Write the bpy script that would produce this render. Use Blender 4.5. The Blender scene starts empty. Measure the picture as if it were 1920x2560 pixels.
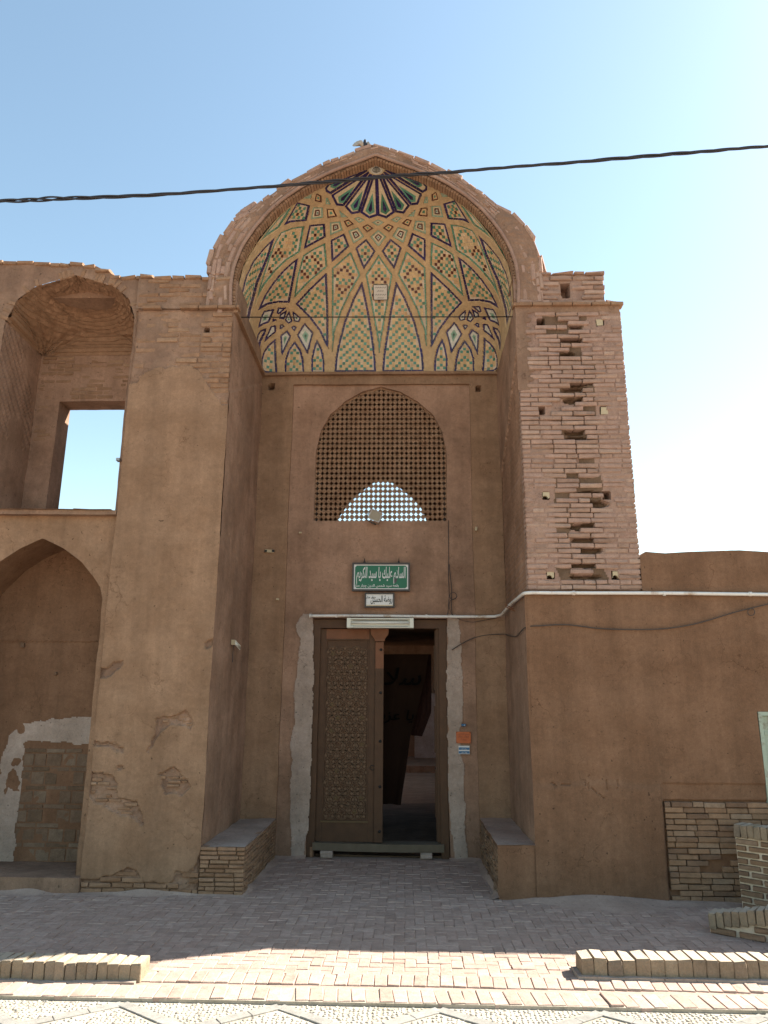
import bpy, math, random
import numpy as np
from mathutils import Vector, Matrix
from mathutils.bvhtree import BVHTree
random.seed(7)
RNG = np.random.default_rng(7)
scene = bpy.context.scene
COL = scene.collection
rad = math.radians

# ------------------------------------------------------------------ camera
FPX, YAW, PITCH, ROLL = 1860.77, rad(1.762), rad(14.336), rad(.4155)
EYE = np.array([.315, -7.1, 1.65])
_fwd = np.array([-math.sin(YAW)*math.cos(PITCH), math.cos(YAW)*math.cos(PITCH), math.sin(PITCH)])
_r0 = np.array([math.cos(YAW), math.sin(YAW), 0.]); _u0 = np.cross(_r0, _fwd)
_r = math.cos(ROLL)*_r0 + math.sin(ROLL)*_u0
_u = -math.sin(ROLL)*_r0 + math.cos(ROLL)*_u0
cam = bpy.data.objects.new('camera', bpy.data.cameras.new('camera')); COL.objects.link(cam)
cam.matrix_world = Matrix(((_r[0], _u[0], -_fwd[0], EYE[0]), (_r[1], _u[1], -_fwd[1], EYE[1]),
                           (_r[2], _u[2], -_fwd[2], EYE[2]), (0, 0, 0, 1)))
cam.data.sensor_fit = 'VERTICAL'; cam.data.sensor_height = 36; cam.data.lens = FPX/2560*36
cam.data.clip_start = .05; cam.data.clip_end = 6000
scene.camera = cam

# ------------------------------------------------------------------ light
SX, SY = 1.05, .47                       # sun direction (x, y) per unit height, from the shadows
SUN_EL = math.atan(1/math.hypot(SX, SY)); SUN_AZ = math.atan2(SX, SY)
world = bpy.data.worlds.new("World"); scene.world = world; world.use_nodes = True
wn = world.node_tree
sky = wn.nodes.new('ShaderNodeTexSky'); sky.sky_type = 'NISHITA'; sky.sun_disc = False
sky.sun_elevation = SUN_EL; sky.sun_rotation = SUN_AZ
sky.air_density = 1.2; sky.dust_density = .8; sky.ozone_density = .6; sky.altitude = 500
wb = wn.nodes.new('ShaderNodeMix'); wb.data_type = 'RGBA'; wb.blend_type = 'MULTIPLY'; wb.inputs[0].default_value = 1   # camera white balance
wb.inputs[7].default_value = (.97, .97, .84, 1); wn.links.new(sky.outputs[0], wb.inputs[6])
wn.links.new(wb.outputs[2], wn.nodes['Background'].inputs['Color'])
wn.nodes['Background'].inputs['Strength'].default_value = .085
sun = bpy.data.objects.new('sun', bpy.data.lights.new('sun', 'SUN')); COL.objects.link(sun)
sun.data.energy = 5.0; sun.data.angle = rad(.53); sun.data.color = (1, .95, .86)
sun.rotation_euler = Vector((SX, SY, 1)).to_track_quat('Z', 'Y').to_euler()
scene.view_settings.view_transform = 'Standard'; scene.view_settings.look = 'None'
scene.view_settings.exposure = 1.9; scene.view_settings.gamma = 1
scene.view_settings.use_curve_mapping = False
scene.cycles.max_bounces = 8; scene.cycles.diffuse_bounces = 6

# ------------------------------------------------------------------ numeric helpers
def rays(px, py):
    px = np.asarray(px, float); py = np.asarray(py, float)
    return _fwd + ((px-960)/FPX)[..., None]*_r + ((1280-py)/FPX)[..., None]*_u
def atY(p, Y):
    p = np.asarray(p, float); d = rays(p[..., 0], p[..., 1]); t = (Y-EYE[1])/d[..., 1]
    return EYE + d*t[..., None]
def atZ(p, Z):
    p = np.asarray(p, float); d = rays(p[..., 0], p[..., 1]); t = (Z-EYE[2])/d[..., 2]
    return EYE + d*t[..., None]
def XZ(pts, Y): return atY(pts, Y)[:, [0, 2]]
def _hash(ix, iy, iz, seed):
    h = (ix*374761393 + iy*668265263 + iz*1274126177 + seed*974634777).astype(np.int64) & 0xffffffff
    h = ((h ^ (h >> 13))*1274126177) & 0xffffffff
    h = h ^ (h >> 16)
    return (h & 0xffff)/32767.5-1
def vnoise(P, seed=0):
    P = np.asarray(P, float); F = np.floor(P); f = P-F; I = F.astype(np.int64); f = f*f*(3-2*f)
    r = 0
    for a in (0, 1):
        for b in (0, 1):
            for c in (0, 1):
                w = (f[..., 0] if a else 1-f[..., 0])*(f[..., 1] if b else 1-f[..., 1])*(f[..., 2] if c else 1-f[..., 2])
                r = r + w*_hash(I[..., 0]+a, I[..., 1]+b, I[..., 2]+c, seed)
    return r
def fbm(P, sc, octv=3, seed=0):
    r = 0; a = 1.; P = np.asarray(P, float)
    for k in range(octv):
        r = r + a*vnoise(P*sc*(2.03**k)+17.3*k, seed+k); a *= .5
    return r
def warp(P, amp=1.):
    P = np.asarray(P, float)
    o = np.stack([fbm(P, 1.1, 2, 11+s)*.007+vnoise(P*7.3, 31+s)*.0022+vnoise(P*21., 51+s)*.0009 for s in range(3)], -1)
    return P+o*amp
def inpoly(x, z, poly):
    x = np.asarray(x); z = np.asarray(z); r = np.zeros(x.shape, bool); n = len(poly)
    for i in range(n):
        x1, z1 = poly[i]; x2, z2 = poly[(i+1) % n]
        if z1 == z2: continue
        c = ((z1 > z) != (z2 > z)) & (x < (x2-x1)*(z-z1)/(z2-z1)+x1)
        r ^= c
    return r
def segdist(x, z, a, b):
    dx, dz = b[0]-a[0], b[1]-a[1]; L = dx*dx+dz*dz+1e-12
    t = np.clip(((x-a[0])*dx+(z-a[1])*dz)/L, 0, 1)
    return np.hypot(x-a[0]-t*dx, z-a[1]-t*dz)

# ------------------------------------------------------------------ object helpers
def tag(o, label=None, cat=None, group=None, kind=None):
    if label: o['label'] = label
    if cat: o['category'] = cat
    if group: o['group'] = group
    if kind: o['kind'] = kind
    return o
def thing(name, label, cat, loc=(0, 0, 0), group=None):
    o = bpy.data.objects.new(name, None); COL.objects.link(o); o.location = loc
    o.empty_display_size = .2
    return tag(o, label, cat, group)
def wloc(o):
    v = Vector((0, 0, 0))
    while o is not None: v += Vector(o.location); o = o.parent
    return v
class MB:
    def __init__(s): s.v = []; s.f = []; s.t = []; s.n = 0; s.m = []
    def add(s, V, Fs, tone=.5, mi=0):
        V = np.asarray(V, float).reshape(-1, 3); s.v.append(V)
        k = s.n
        s.f += [tuple(i+k for i in f) for f in Fs]
        s.t += (list(tone) if hasattr(tone, '__len__') else [tone]*len(Fs))
        s.m += (list(mi) if hasattr(mi, '__len__') else [mi]*len(Fs))
        s.n += len(V)
    def grid(s, P, tone=.5, flip=False, keep=None, mi=0, wrp=0):
        n, m = P.shape[:2]
        if wrp: P = warp(P, wrp)
        I = np.arange(n*m).reshape(n, m)
        q = np.stack([I[:-1, :-1], I[1:, :-1], I[1:, 1:], I[:-1, 1:]], -1)
        if flip: q = q[..., ::-1]
        q = q.reshape(-1, 4)
        if keep is not None: q = q[keep.reshape(-1)]
        if hasattr(mi, 'shape'):
            mi = mi.reshape(-1) if keep is None else mi.reshape(-1)[keep.reshape(-1)]
            mi = mi.tolist()
        s.add(P.reshape(-1, 3), q.tolist(), tone, mi)
    def box(s, c, h, R=None, tone=.5, jit=0., mi=0):
        V = np.array([(x, y, z) for z in (-1, 1) for y in (-1, 1) for x in (-1, 1)], float)*np.asarray(h)
        if jit: V = V+RNG.uniform(-jit, jit, V.shape)
        if R is not None: V = V@np.asarray(R).T
        s.add(V+np.asarray(c), [(0, 2, 3, 1), (4, 5, 7, 6), (0, 1, 5, 4), (2, 6, 7, 3), (0, 4, 6, 2), (1, 3, 7, 5)], tone, mi)
    def bx(s, x0, x1, y0, y1, z0, z1, tone=.5, step=None, mi=0, wrp=0):
        if step is None:
            s.box(((x0+x1)/2, (y0+y1)/2, (z0+z1)/2), ((x1-x0)/2, (y1-y0)/2, (z1-z0)/2), tone=tone, mi=mi); return
        def L(a, b): return np.linspace(a, b, max(2, int(abs(b-a)/step)+1))
        X, Y, Z = L(x0, x1), L(y0, y1), L(z0, z1)
        def G(a, b, f, flip):
            A, B = np.meshgrid(a, b, indexing='ij'); s.grid(f(A, B), tone, flip, mi=mi, wrp=wrp)
        o = np.ones_like
        G(X, Z, lambda a, b: np.stack([a, o(a)*y0, b], -1), False)
        G(X, Z, lambda a, b: np.stack([a, o(a)*y1, b], -1), True)
        G(Y, Z, lambda a, b: np.stack([o(a)*x0, a, b], -1), True)
        G(Y, Z, lambda a, b: np.stack([o(a)*x1, a, b], -1), False)
        G(X, Y, lambda a, b: np.stack([a, b, o(a)*z1], -1), False)
        G(X, Y, lambda a, b: np.stack([a, b, o(a)*z0], -1), True)
    def tube(s, pts, r, n=8, tone=.5, mi=0, caps=True):
        pts = np.asarray(pts, float); k = len(pts); r = np.broadcast_to(r, (k,))
        T = np.gradient(pts, axis=0); T /= np.linalg.norm(T, axis=1)[:, None]+1e-12
        up = np.array([0, 0, 1.]) if abs(T[0, 2]) < .9 else np.array([1., 0, 0])
        V = []; 
        for i in range(k):
            a = np.cross(T[i], up); a /= np.linalg.norm(a)+1e-12; b = np.cross(a, T[i]); up = b
            for j in range(n):
                th = 2*math.pi*j/n; V.append(pts[i]+r[i]*(math.cos(th)*a+math.sin(th)*b))
        F = [(i*n+j, i*n+(j+1) % n, (i+1)*n+(j+1) % n, (i+1)*n+j) for i in range(k-1) for j in range(n)]
        if caps: F += [tuple(range(n))[::-1], tuple((k-1)*n+j for j in range(n))]
        s.add(V, F, tone, mi)
    def prism(s, poly, y0, y1, tone=.5, mi=0):
        n = len(poly)
        V = [(p[0], y0, p[1]) for p in poly]+[(p[0], y1, p[1]) for p in poly]
        F = [tuple(range(n)), tuple(range(2*n-1, n-1, -1))]+[(i, i+n, (i+1) % n+n, (i+1) % n) for i in range(n)]
        s.add(V, F, tone, mi)
    def build(s, name, mat, parent=None, smooth=False, kind=None, fixn=False):
        me = bpy.data.meshes.new(name)
        V = np.concatenate(s.v) if s.v else np.zeros((0, 3))
        if parent is not None: V = V-np.array(wloc(parent))
        me.from_pydata(V.tolist(), [], s.f)
        mats = mat if isinstance(mat, (list, tuple)) else [mat]
        for m in mats: me.materials.append(m)
        if len(mats) > 1: me.polygons.foreach_set('material_index', s.m)
        if smooth: me.polygons.foreach_set('use_smooth', [True]*len(s.f))
        at = me.attributes.new('tone', 'FLOAT', 'FACE'); at.data.foreach_set('value', s.t)
        me.update()
        o = bpy.data.objects.new(name, me); COL.objects.link(o)
        if parent is not None: o.parent = parent
        if kind: o['kind'] = kind
        return o
def L(a, b, step): return np.linspace(a, b, max(2, int(round(abs(b-a)/step))+1))
def wallY(mb, x0, x1, z0, z1, Y, step=.03, disp=None, flip=False, top=None, bot=None, keepf=None, mi=0, mif=None):
    """a wall sheet facing -Y; top/bot may be functions of x; disp(x,z) pushes it inward"""
    X = L(x0, x1, step); n = max(2, int((z1-z0)/step)+1); S = np.linspace(0, 1, n)
    A, B = np.meshgrid(X, S, indexing='ij')
    zt = top(A) if top else z1; zb = bot(A) if bot else z0
    Zv = zb+(zt-zb)*B
    P = np.stack([A, np.full_like(A, Y), Zv], -1); P = warp(P)
    if disp is not None: P[..., 1] += disp(A, Zv)
    keep = None
    if keepf is not None:
        xc = (A[:-1, :-1]+A[1:, 1:])/2; zc = (Zv[:-1, :-1]+Zv[1:, 1:])/2; keep = keepf(xc, zc)
    if mif is not None:
        xc = (A[:-1, :-1]+A[1:, 1:])/2; zc = (Zv[:-1, :-1]+Zv[1:, 1:])/2; mi = mif(xc, zc).astype(int)
    mb.grid(P, flip=flip, keep=keep, mi=mi)
def wallX(mb, X, y0, y1, z0, z1, step=.04, flip=False, disp=None, top=None):
    Yv = L(y0, y1, step); n = max(2, int((z1-z0)/step)+1); S = np.linspace(0, 1, n)
    A, B = np.meshgrid(Yv, S, indexing='ij'); zt = top(A) if top else z1
    Zv = z0+(zt-z0)*B
    P = warp(np.stack([np.full_like(A, X), A, Zv], -1))
    if disp is not None: P[..., 0] += disp(A, Zv)
    mb.grid(P, flip=flip)
def flatZ(mb, x0, x1, y0, y1, Z, step=.05, flip=False):
    A, B = np.meshgrid(L(x0, x1, step), L(y0, y1, step), indexing='ij')
    mb.grid(warp(np.stack([A, B, np.full_like(A, Z)], -1)), flip=flip)
def profile(pts):
    xs = [p[0] for p in pts]; zs = [p[1] for p in pts]
    return lambda x: np.interp(x, xs, zs)

# ------------------------------------------------------------------ materials
def newmat(name):
    m = bpy.data.materials.new(name); m.use_nodes = True; nt = m.node_tree
    return m, nt, nt.nodes['Principled BSDF']
def N(nt, t, **kw):
    n = nt.nodes.new(t)
    for k, v in kw.items():
        if k.startswith('i_'):
            key = k[2:]; key = int(key) if key.isdigit() else key
            n.inputs[key].default_value = v
        else: setattr(n, k, v)
    return n
def c4(c): return (c[0], c[1], c[2], 1)
def noise(nt, vec, scale, detail=3, rough=.55, stretch=None):
    if stretch:
        mp = N(nt, 'ShaderNodeMapping'); mp.inputs['Scale'].default_value = stretch
        nt.links.new(vec, mp.inputs[0]); vec = mp.outputs[0]
    n = N(nt, 'ShaderNodeTexNoise'); n.inputs['Scale'].default_value = scale
    n.inputs['Detail'].default_value = detail; n.inputs['Roughness'].default_value = rough
    nt.links.new(vec, n.inputs['Vector']); return n.outputs['Fac']
def ramp(nt, fac, stops):
    r = N(nt, 'ShaderNodeValToRGB'); e = r.color_ramp.elements
    while len(e) < len(stops): e.new(.5)
    for k, (p, c) in enumerate(stops): e[k].position = p; e[k].color = c4(c) if hasattr(c, '__len__') else (c, c, c, 1)
    nt.links.new(fac, r.inputs[0]); return r.outputs[0]
def mix(nt, a, b, fac, mode='MIX'):
    m = N(nt, 'ShaderNodeMix', data_type='RGBA', blend_type=mode)
    for idx, v in ((6, a), (7, b)):
        if hasattr(v, 'is_linked'): nt.links.new(v, m.inputs[idx])
        else: m.inputs[idx].default_value = c4(v)
    if hasattr(fac, 'is_linked'): nt.links.new(fac, m.inputs[0])
    else: m.inputs[0].default_value = fac
    return m.outputs[2]
def bump(nt, bs, hs):
    prev = None
    for h, st, dist in hs:
        b = N(nt, 'ShaderNodeBump'); b.inputs['Strength'].default_value = st; b.inputs['Distance'].default_value = dist
        nt.links.new(h, b.inputs['Height'])
        if prev is not None: nt.links.new(prev, b.inputs['Normal'])
        prev = b.outputs[0]
    nt.links.new(prev, bs.inputs['Normal'])
def earth(name, a, b, streak=.35, speck=.3, rough=.95, blot=.0, bst=.5, coarse=2.2):
    """mud plaster: broad tone drift, run-off streaks, straw flecks, grain"""
    m, nt, bs = newmat(name)
    pos = N(nt, 'ShaderNodeNewGeometry').outputs['Position']
    col = mix(nt, a, b, ramp(nt, noise(nt, pos, coarse, 5, .6), [(.38, 0.), (.62, 1.)]))
    st = ramp(nt, noise(nt, pos, 1., 4, .6, (4.2, 4.2, .42)), [(.33, 1-.30*streak), (.66, 1.05)])
    col = mix(nt, col, st, 1., 'MULTIPLY')
    st2 = ramp(nt, noise(nt, pos, 1., 3, .6, (22, 22, 1.6)), [(.38, 1-.08*streak), (.6, 1.02)])
    col = mix(nt, col, st2, 1., 'MULTIPLY')
    gr = ramp(nt, noise(nt, pos, 95, 2, .7), [(.3, .88), (.7, 1.12)])
    col = mix(nt, col, gr, .8, 'MULTIPLY')
    g2 = ramp(nt, noise(nt, pos, 28, 4, .7), [(.3, .90), (.7, 1.09)]); col = mix(nt, col, g2, 1., 'MULTIPLY')
    g3 = ramp(nt, noise(nt, pos, 1., 5, .7, (6, 6, 11)), [(.33, .91), (.67, 1.07)]); col = mix(nt, col, g3, 1., 'MULTIPLY')
    sp = ramp(nt, noise(nt, pos, 46, 2, .5), [(.70, 0.), (.77, 1.)])
    col = mix(nt, col, [min(1, x*1.5) for x in b], mix(nt, (0, 0, 0), (speck,)*3, sp), 'MIX')
    dk = ramp(nt, noise(nt, pos, 19, 3, .6), [(.27, .55), (.36, 1.)])
    col = mix(nt, col, dk, .5, 'MULTIPLY')
    vo = N(nt, 'ShaderNodeTexVoronoi', feature='DISTANCE_TO_EDGE'); vo.inputs['Scale'].default_value = 2.3
    ds = N(nt, 'ShaderNodeVectorMath', operation='ADD'); nz = N(nt, 'ShaderNodeTexNoise'); nz.inputs['Scale'].default_value = 5; nz.inputs['Detail'].default_value = 5
    nt.links.new(pos, nz.inputs['Vector']); scv = N(nt, 'ShaderNodeVectorMath', operation='SCALE'); scv.inputs['Scale'].default_value = .45
    nt.links.new(nz.outputs['Color'], scv.inputs[0]); nt.links.new(pos, ds.inputs[0]); nt.links.new(scv.outputs[0], ds.inputs[1]); nt.links.new(ds.outputs[0], vo.inputs['Vector'])
    ck = ramp(nt, vo.outputs['Distance'], [(.0, 0.), (.012, 1.)])
    ckm = ramp(nt, noise(nt, pos, 1.7, 3, .6), [(.50, 1.), (.62, 0.)])
    col = mix(nt, col, mix(nt, mix(nt, (.62, .58, .55), (1, 1, 1), ck), (1, 1, 1), ckm), 1., 'MULTIPLY')
    pit = ramp(nt, noise(nt, pos, 33, 1, .5), [(.22, .45), (.27, 1.)])
    col = mix(nt, col, pit, 1., 'MULTIPLY')
    if blot:
        bl = ramp(nt, noise(nt, pos, .9, 5, .65), [(.42, 1-blot), (.56, 1.)])
        col = mix(nt, col, bl, 1., 'MULTIPLY')
    nt.links.new(col, bs.inputs['Base Color'])
    bs.inputs['Roughness'].default_value = rough; bs.inputs['Specular IOR Level'].default_value = .15
    bump(nt, bs, [(noise(nt, pos, 9, 4, .6), bst, .012), (noise(nt, pos, 55, 4, .7), bst, .004)])
    return m
def brickm(name, stops, bst=.6, dust=.25, rough=.95):
    m, nt, bs = newmat(name)
    pos = N(nt, 'ShaderNodeNewGeometry').outputs['Position']
    at = N(nt, 'ShaderNodeAttribute', attribute_name='tone').outputs['Fac']
    oi = N(nt, 'ShaderNodeObjectInfo').outputs['Random']
    ad = N(nt, 'ShaderNodeMath', operation='ADD'); nt.links.new(at, ad.inputs[0]); nt.links.new(oi, ad.inputs[1])
    fr = N(nt, 'ShaderNodeMath', operation='FRACT'); nt.links.new(ad.outputs[0], fr.inputs[0])
    col = ramp(nt, fr.outputs[0], stops)
    col = mix(nt, col, ramp(nt, noise(nt, pos, 14, 4, .65), [(.25, .72), (.75, 1.18)]), 1., 'MULTIPLY')
    col = mix(nt, col, ramp(nt, noise(nt, pos, 80, 3, .7), [(.3, .85), (.7, 1.12)]), 1., 'MULTIPLY')
    if dust:
        du = ramp(nt, noise(nt, pos, 3.1, 5, .65), [(.45, 0.), (.7, dust*2)])
        col = mix(nt, col, stops[0][1], du)
    nt.links.new(col, bs.inputs['Base Color'])
    bs.inputs['Roughness'].default_value = rough; bs.inputs['Specular IOR Level'].default_value = .15
    bump(nt, bs, [(noise(nt, pos, 30, 4, .7), bst, .008), (noise(nt, pos, 110, 2, .7), bst*.6, .003)])
    return m
def kerbm(name, stops, sunlit_dust):
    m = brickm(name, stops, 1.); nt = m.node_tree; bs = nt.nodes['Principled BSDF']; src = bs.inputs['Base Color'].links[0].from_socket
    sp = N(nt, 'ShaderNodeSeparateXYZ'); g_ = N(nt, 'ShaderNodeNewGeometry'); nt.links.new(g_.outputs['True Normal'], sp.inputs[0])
    f = ramp(nt, sp.outputs['Z'], [(.55, 0.), (.85, .8)]); nt.links.new(mix(nt, src, sunlit_dust, f), bs.inputs['Base Color']); return m  # upward faces mixed paler: settled dust plus sun brightness put into the colour
def plain(name, col, rough=.6, metal=0., var=.12, sc=20, bst=0., spec=.4, dirt=None):
    m, nt, bs = newmat(name)
    pos = N(nt, 'ShaderNodeNewGeometry').outputs['Position']
    c = mix(nt, [x*(1-var) for x in col], [min(1, x*(1+var)) for x in col], noise(nt, pos, sc, 4, .6))
    if dirt:
        c = mix(nt, c, dirt, ramp(nt, noise(nt, pos, sc*.6, 5, .7), [(.52, 0.), (.66, .85)]))
    nt.links.new(c, bs.inputs['Base Color'])
    bs.inputs['Roughness'].default_value = rough; bs.inputs['Metallic'].default_value = metal
    bs.inputs['Specular IOR Level'].default_value = spec
    if bst: bump(nt, bs, [(noise(nt, pos, 60, 3, .6), bst, .004)])
    return m
def glaze(name, col, col2, rough=.35, tonal=True):
    m, nt, bs = newmat(name)
    pos = N(nt, 'ShaderNodeNewGeometry').outputs['Position']
    at = N(nt, 'ShaderNodeAttribute', attribute_name='tone').outputs['Fac']
    c = mix(nt, col, col2, at)
    c = mix(nt, c, ramp(nt, noise(nt, pos, 40, 3, .7), [(.3, .78), (.7, 1.15)]), 1., 'MULTIPLY')
    c = mix(nt, c, (.34, .25, .16), ramp(nt, noise(nt, pos, 9, 5, .7), [(.55, 0.), (.75, .35)]))
    nt.links.new(c, bs.inputs['Base Color']); bs.inputs['Roughness'].default_value = rough
    bs.inputs['Specular IOR Level'].default_value = .4
    bump(nt, bs, [(noise(nt, pos, 50, 2, .6), .25, .003)])
    return m
M = {}
M['plaster'] = earth('mud_plaster', (0.235, 0.141, 0.085), (0.288, 0.179, 0.112), .5, .3)
M['plaster_red'] = earth('reddish_mud_plaster', (0.161, 0.088, 0.051), (0.198, 0.112, 0.067), .5, .3)
M['plaster_dark'] = earth('old_mud_plaster', (0.276, 0.166, 0.110), (0.358, 0.222, 0.152), .5, .25, blot=.22)
M['plaster_old'] = earth('weathered_mud_plaster', (0.233, 0.143, 0.097), (0.303, 0.193, 0.130), .6, .3, blot=.15, bst=.9)
M['pink'] = earth('dry_pink_mud', (0.265, 0.168, 0.128), (0.325, 0.214, 0.160), .35, .2, bst=1.)
M['lime'] = earth('grey_repair_plaster', (0.310, 0.241, 0.195), (0.397, 0.314, 0.261), .25, .15, bst=.8)
M['core'] = earth('rubble_core', (0.113, 0.072, 0.045), (0.170, 0.108, 0.071), .2, .3, bst=1.)
M['brick_pink'] = brickm('weathered_pink_brick', [(0, (0.324, 0.217, 0.170)), (.4, (0.356, 0.236, 0.182)), (.7, (0.293, 0.191, 0.140)), (.9, (0.395, 0.274, 0.209)), (1, (0.253, 0.163, 0.121))])
M['brick_tan'] = brickm('tan_mud_brick', [(0, (0.251, 0.151, 0.092)), (.4, (0.292, 0.178, 0.111)), (.7, (0.224, 0.127, 0.074)), (1, (0.312, 0.200, 0.126))])
M['brick_dark'] = brickm('sooty_brick', [(0, (0.209, 0.130, 0.079)), (.5, (0.266, 0.164, 0.101)), (.8, (0.153, 0.093, 0.061)), (1, (0.290, 0.202, 0.137))])
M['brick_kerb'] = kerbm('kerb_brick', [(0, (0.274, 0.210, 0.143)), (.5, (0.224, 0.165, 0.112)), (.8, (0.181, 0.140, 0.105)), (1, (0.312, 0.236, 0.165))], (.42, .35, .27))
M['paver'] = brickm('paving_brick', [(0, (0.385, 0.279, 0.225)), (.4, (0.323, 0.229, 0.182)), (.7, (0.421, 0.312, 0.254)), (1, (0.349, 0.241, 0.191))], .5, .3)
M['adobe'] = brickm('adobe_block', [(0, (0.136, 0.090, 0.058)), (.5, (0.170, 0.112, 0.075)), (1, (0.204, 0.148, 0.104))], 1.)
M['slab'] = brickm('pale_stone_slab', [(0, (0.271, 0.252, 0.223)), (.5, (0.233, 0.218, 0.194)), (1, (0.291, 0.271, 0.243))], .4, .2)
M['pebble'] = brickm('pebble', [(0, (0.484, 0.445, 0.374)), (.35, (0.351, 0.312, 0.257)), (.6, (0.546, 0.515, 0.452)), (.85, (0.257, 0.218, 0.179)), (1, (0.429, 0.374, 0.296))], .3, .1, .7)
M['sand'] = earth('dusty_ground', (0.309, 0.222, 0.175), (0.369, 0.270, 0.215), .0, .2)
M['mortar'] = earth('pale_mortar', (0.482, 0.392, 0.290), (0.578, 0.480, 0.368), .1, .1, bst=.3)
M['rib'] = brickm('ochre_rib_brick', [(0, (0.466, 0.328, 0.187)), (.5, (0.511, 0.367, 0.212)), (1, (0.448, 0.303, 0.166))], .4, .2)
M['ochre'] = brickm('ochre_tile_brick', [(0, (0.565, 0.396, 0.211)), (.4, (0.622, 0.453, 0.256)), (.7, (0.527, 0.342, 0.179)), (.9, (0.641, 0.492, 0.320)), (1, (0.490, 0.301, 0.167))], .3, .0, .8)
M['cream'] = glaze('cream_plaster', (0.547, 0.449, 0.291), (0.600, 0.513, 0.357), .75)
M['white'] = glaze('white_tile', (0.499, 0.483, 0.402), (0.580, 0.564, 0.499), .5)
M['navy'] = glaze('navy_glaze', (0.020, 0.013, 0.050), (0.032, 0.020, 0.108), .3)
M['green'] = glaze('green_glaze', (0.057, 0.167, 0.103), (0.111, 0.293, 0.209), .35)
M['paleg'] = glaze('pale_green_glaze', (0.193, 0.313, 0.221), (0.276, 0.396, 0.304), .45)
M['maroon'] = glaze('maroon_glaze', (0.063, 0.016, 0.014), (0.108, 0.032, 0.020), .35)
M['wood'] = plain('old_door_wood', (0.083, 0.042, 0.021), .65, 0, .35, 9, .5, .3)
M['wood_s'] = plain('raised_carved_wood', (0.149, 0.088, 0.050), .6, 0, .3, 14, .4, .3)
M['pebble_bed'] = earth('pebble_bed', (.30, .26, .20), (.36, .31, .25), .0, .1)
M['soot'] = plain('flat_black_paint', (.006, .006, .006), 1., 0, .1, 30, 0, .0)
M['wood_l'] = plain('worn_star_wood', (0.108, 0.067, 0.030), .6, 0, .3, 12, .4, .3)
M['wood_o'] = plain('orange_wood', (0.173, 0.071, 0.033), .6, 0, .25, 9, .3, .3)
M['wood_g'] = plain('grey_sill_wood', (0.133, 0.105, 0.073), .75, 0, .3, 12, .6, .2)
M['iron'] = plain('dark_iron', (0.030, 0.028, 0.027), .5, .6, .2, 30)
M['steel'] = plain('aged_steel', (0.070, 0.070, 0.070), .55, .3, .3, 20)
M['pipe'] = plain('painted_pipe', (0.612, 0.595, 0.561), .5, 0, .1, 10, 0, .4, (0.323, 0.204, 0.119))
M['lampw'] = plain('cream_lamp_metal', (0.612, 0.612, 0.527), .45, 0, .05, 8)
M['tubew'] = plain('unlit_tube_glass', (0.640, 0.640, 0.592), .2, 0, .03, 8)
M['black'] = plain('black_cable_rubber', (0.018, 0.018, 0.022), .55, 0, .3, 30)
M['cable_d'] = plain('dusty_cable', (0.063, 0.045, 0.035), .7, 0, .3, 30)
M['sgreen'] = plain('sign_green', (0.006, 0.116, 0.056), .4, 0, .12, 6)
M['swhite'] = plain('sign_white', (0.612, 0.612, 0.595), .45, 0, .06, 10)
M['sframe'] = plain('sign_frame', (0.055, 0.047, 0.043), .5, .3, .3, 30)
M['ink'] = plain('sign_ink', (0.030, 0.035, 0.030), .6)
M['inkg'] = plain('faded_green_ink', (0.063, 0.105, 0.077), .6)
M['orange'] = plain('orange_plate', (0.440, 0.104, 0.024), .5, 0, .15, 30)
M['orange_d'] = plain('orange_plate_print', (0.231, 0.049, 0.014), .5)
M['blue'] = plain('blue_plate', (0.040, 0.136, 0.264), .5, 0, .15, 30)
M['glass'] = plain('lamp_glass', (0.210, 0.203, 0.154), .15, 0, .15, 20, 0, .6)
M['alu'] = plain('grey_aluminium', (0.294, 0.294, 0.294), .45, .5, .1, 20)
M['cloth'] = plain('brown_cloth', (0.028, 0.015, 0.010), .95, 0, .35, 3, .3, .1)
M['cloth_r'] = plain('patterned_red_cloth', (0.045, 0.021, 0.017), .95, 0, .6, 22, .3, .1)
M['metaldoor'] = plain('pale_green_metal', (0.294, 0.350, 0.280), .5, .1, .1, 6, 0, .4, (0.140, 0.070, 0.035))
M['plug'] = plain('cream_plug', (0.420, 0.350, 0.231), .85, 0, .15, 30, .4, .2)
M['marble'] = plain('grey_marble', (0.520, 0.491, 0.444), .4, 0, .08, 12)
M['bird_d'] = plain('dark_feathers', (0.021, 0.020, 0.025), .7, 0, .3, 60)
M['bird_w'] = plain('pale_feathers', (0.350, 0.308, 0.252), .8, 0, .25, 40)

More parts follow.
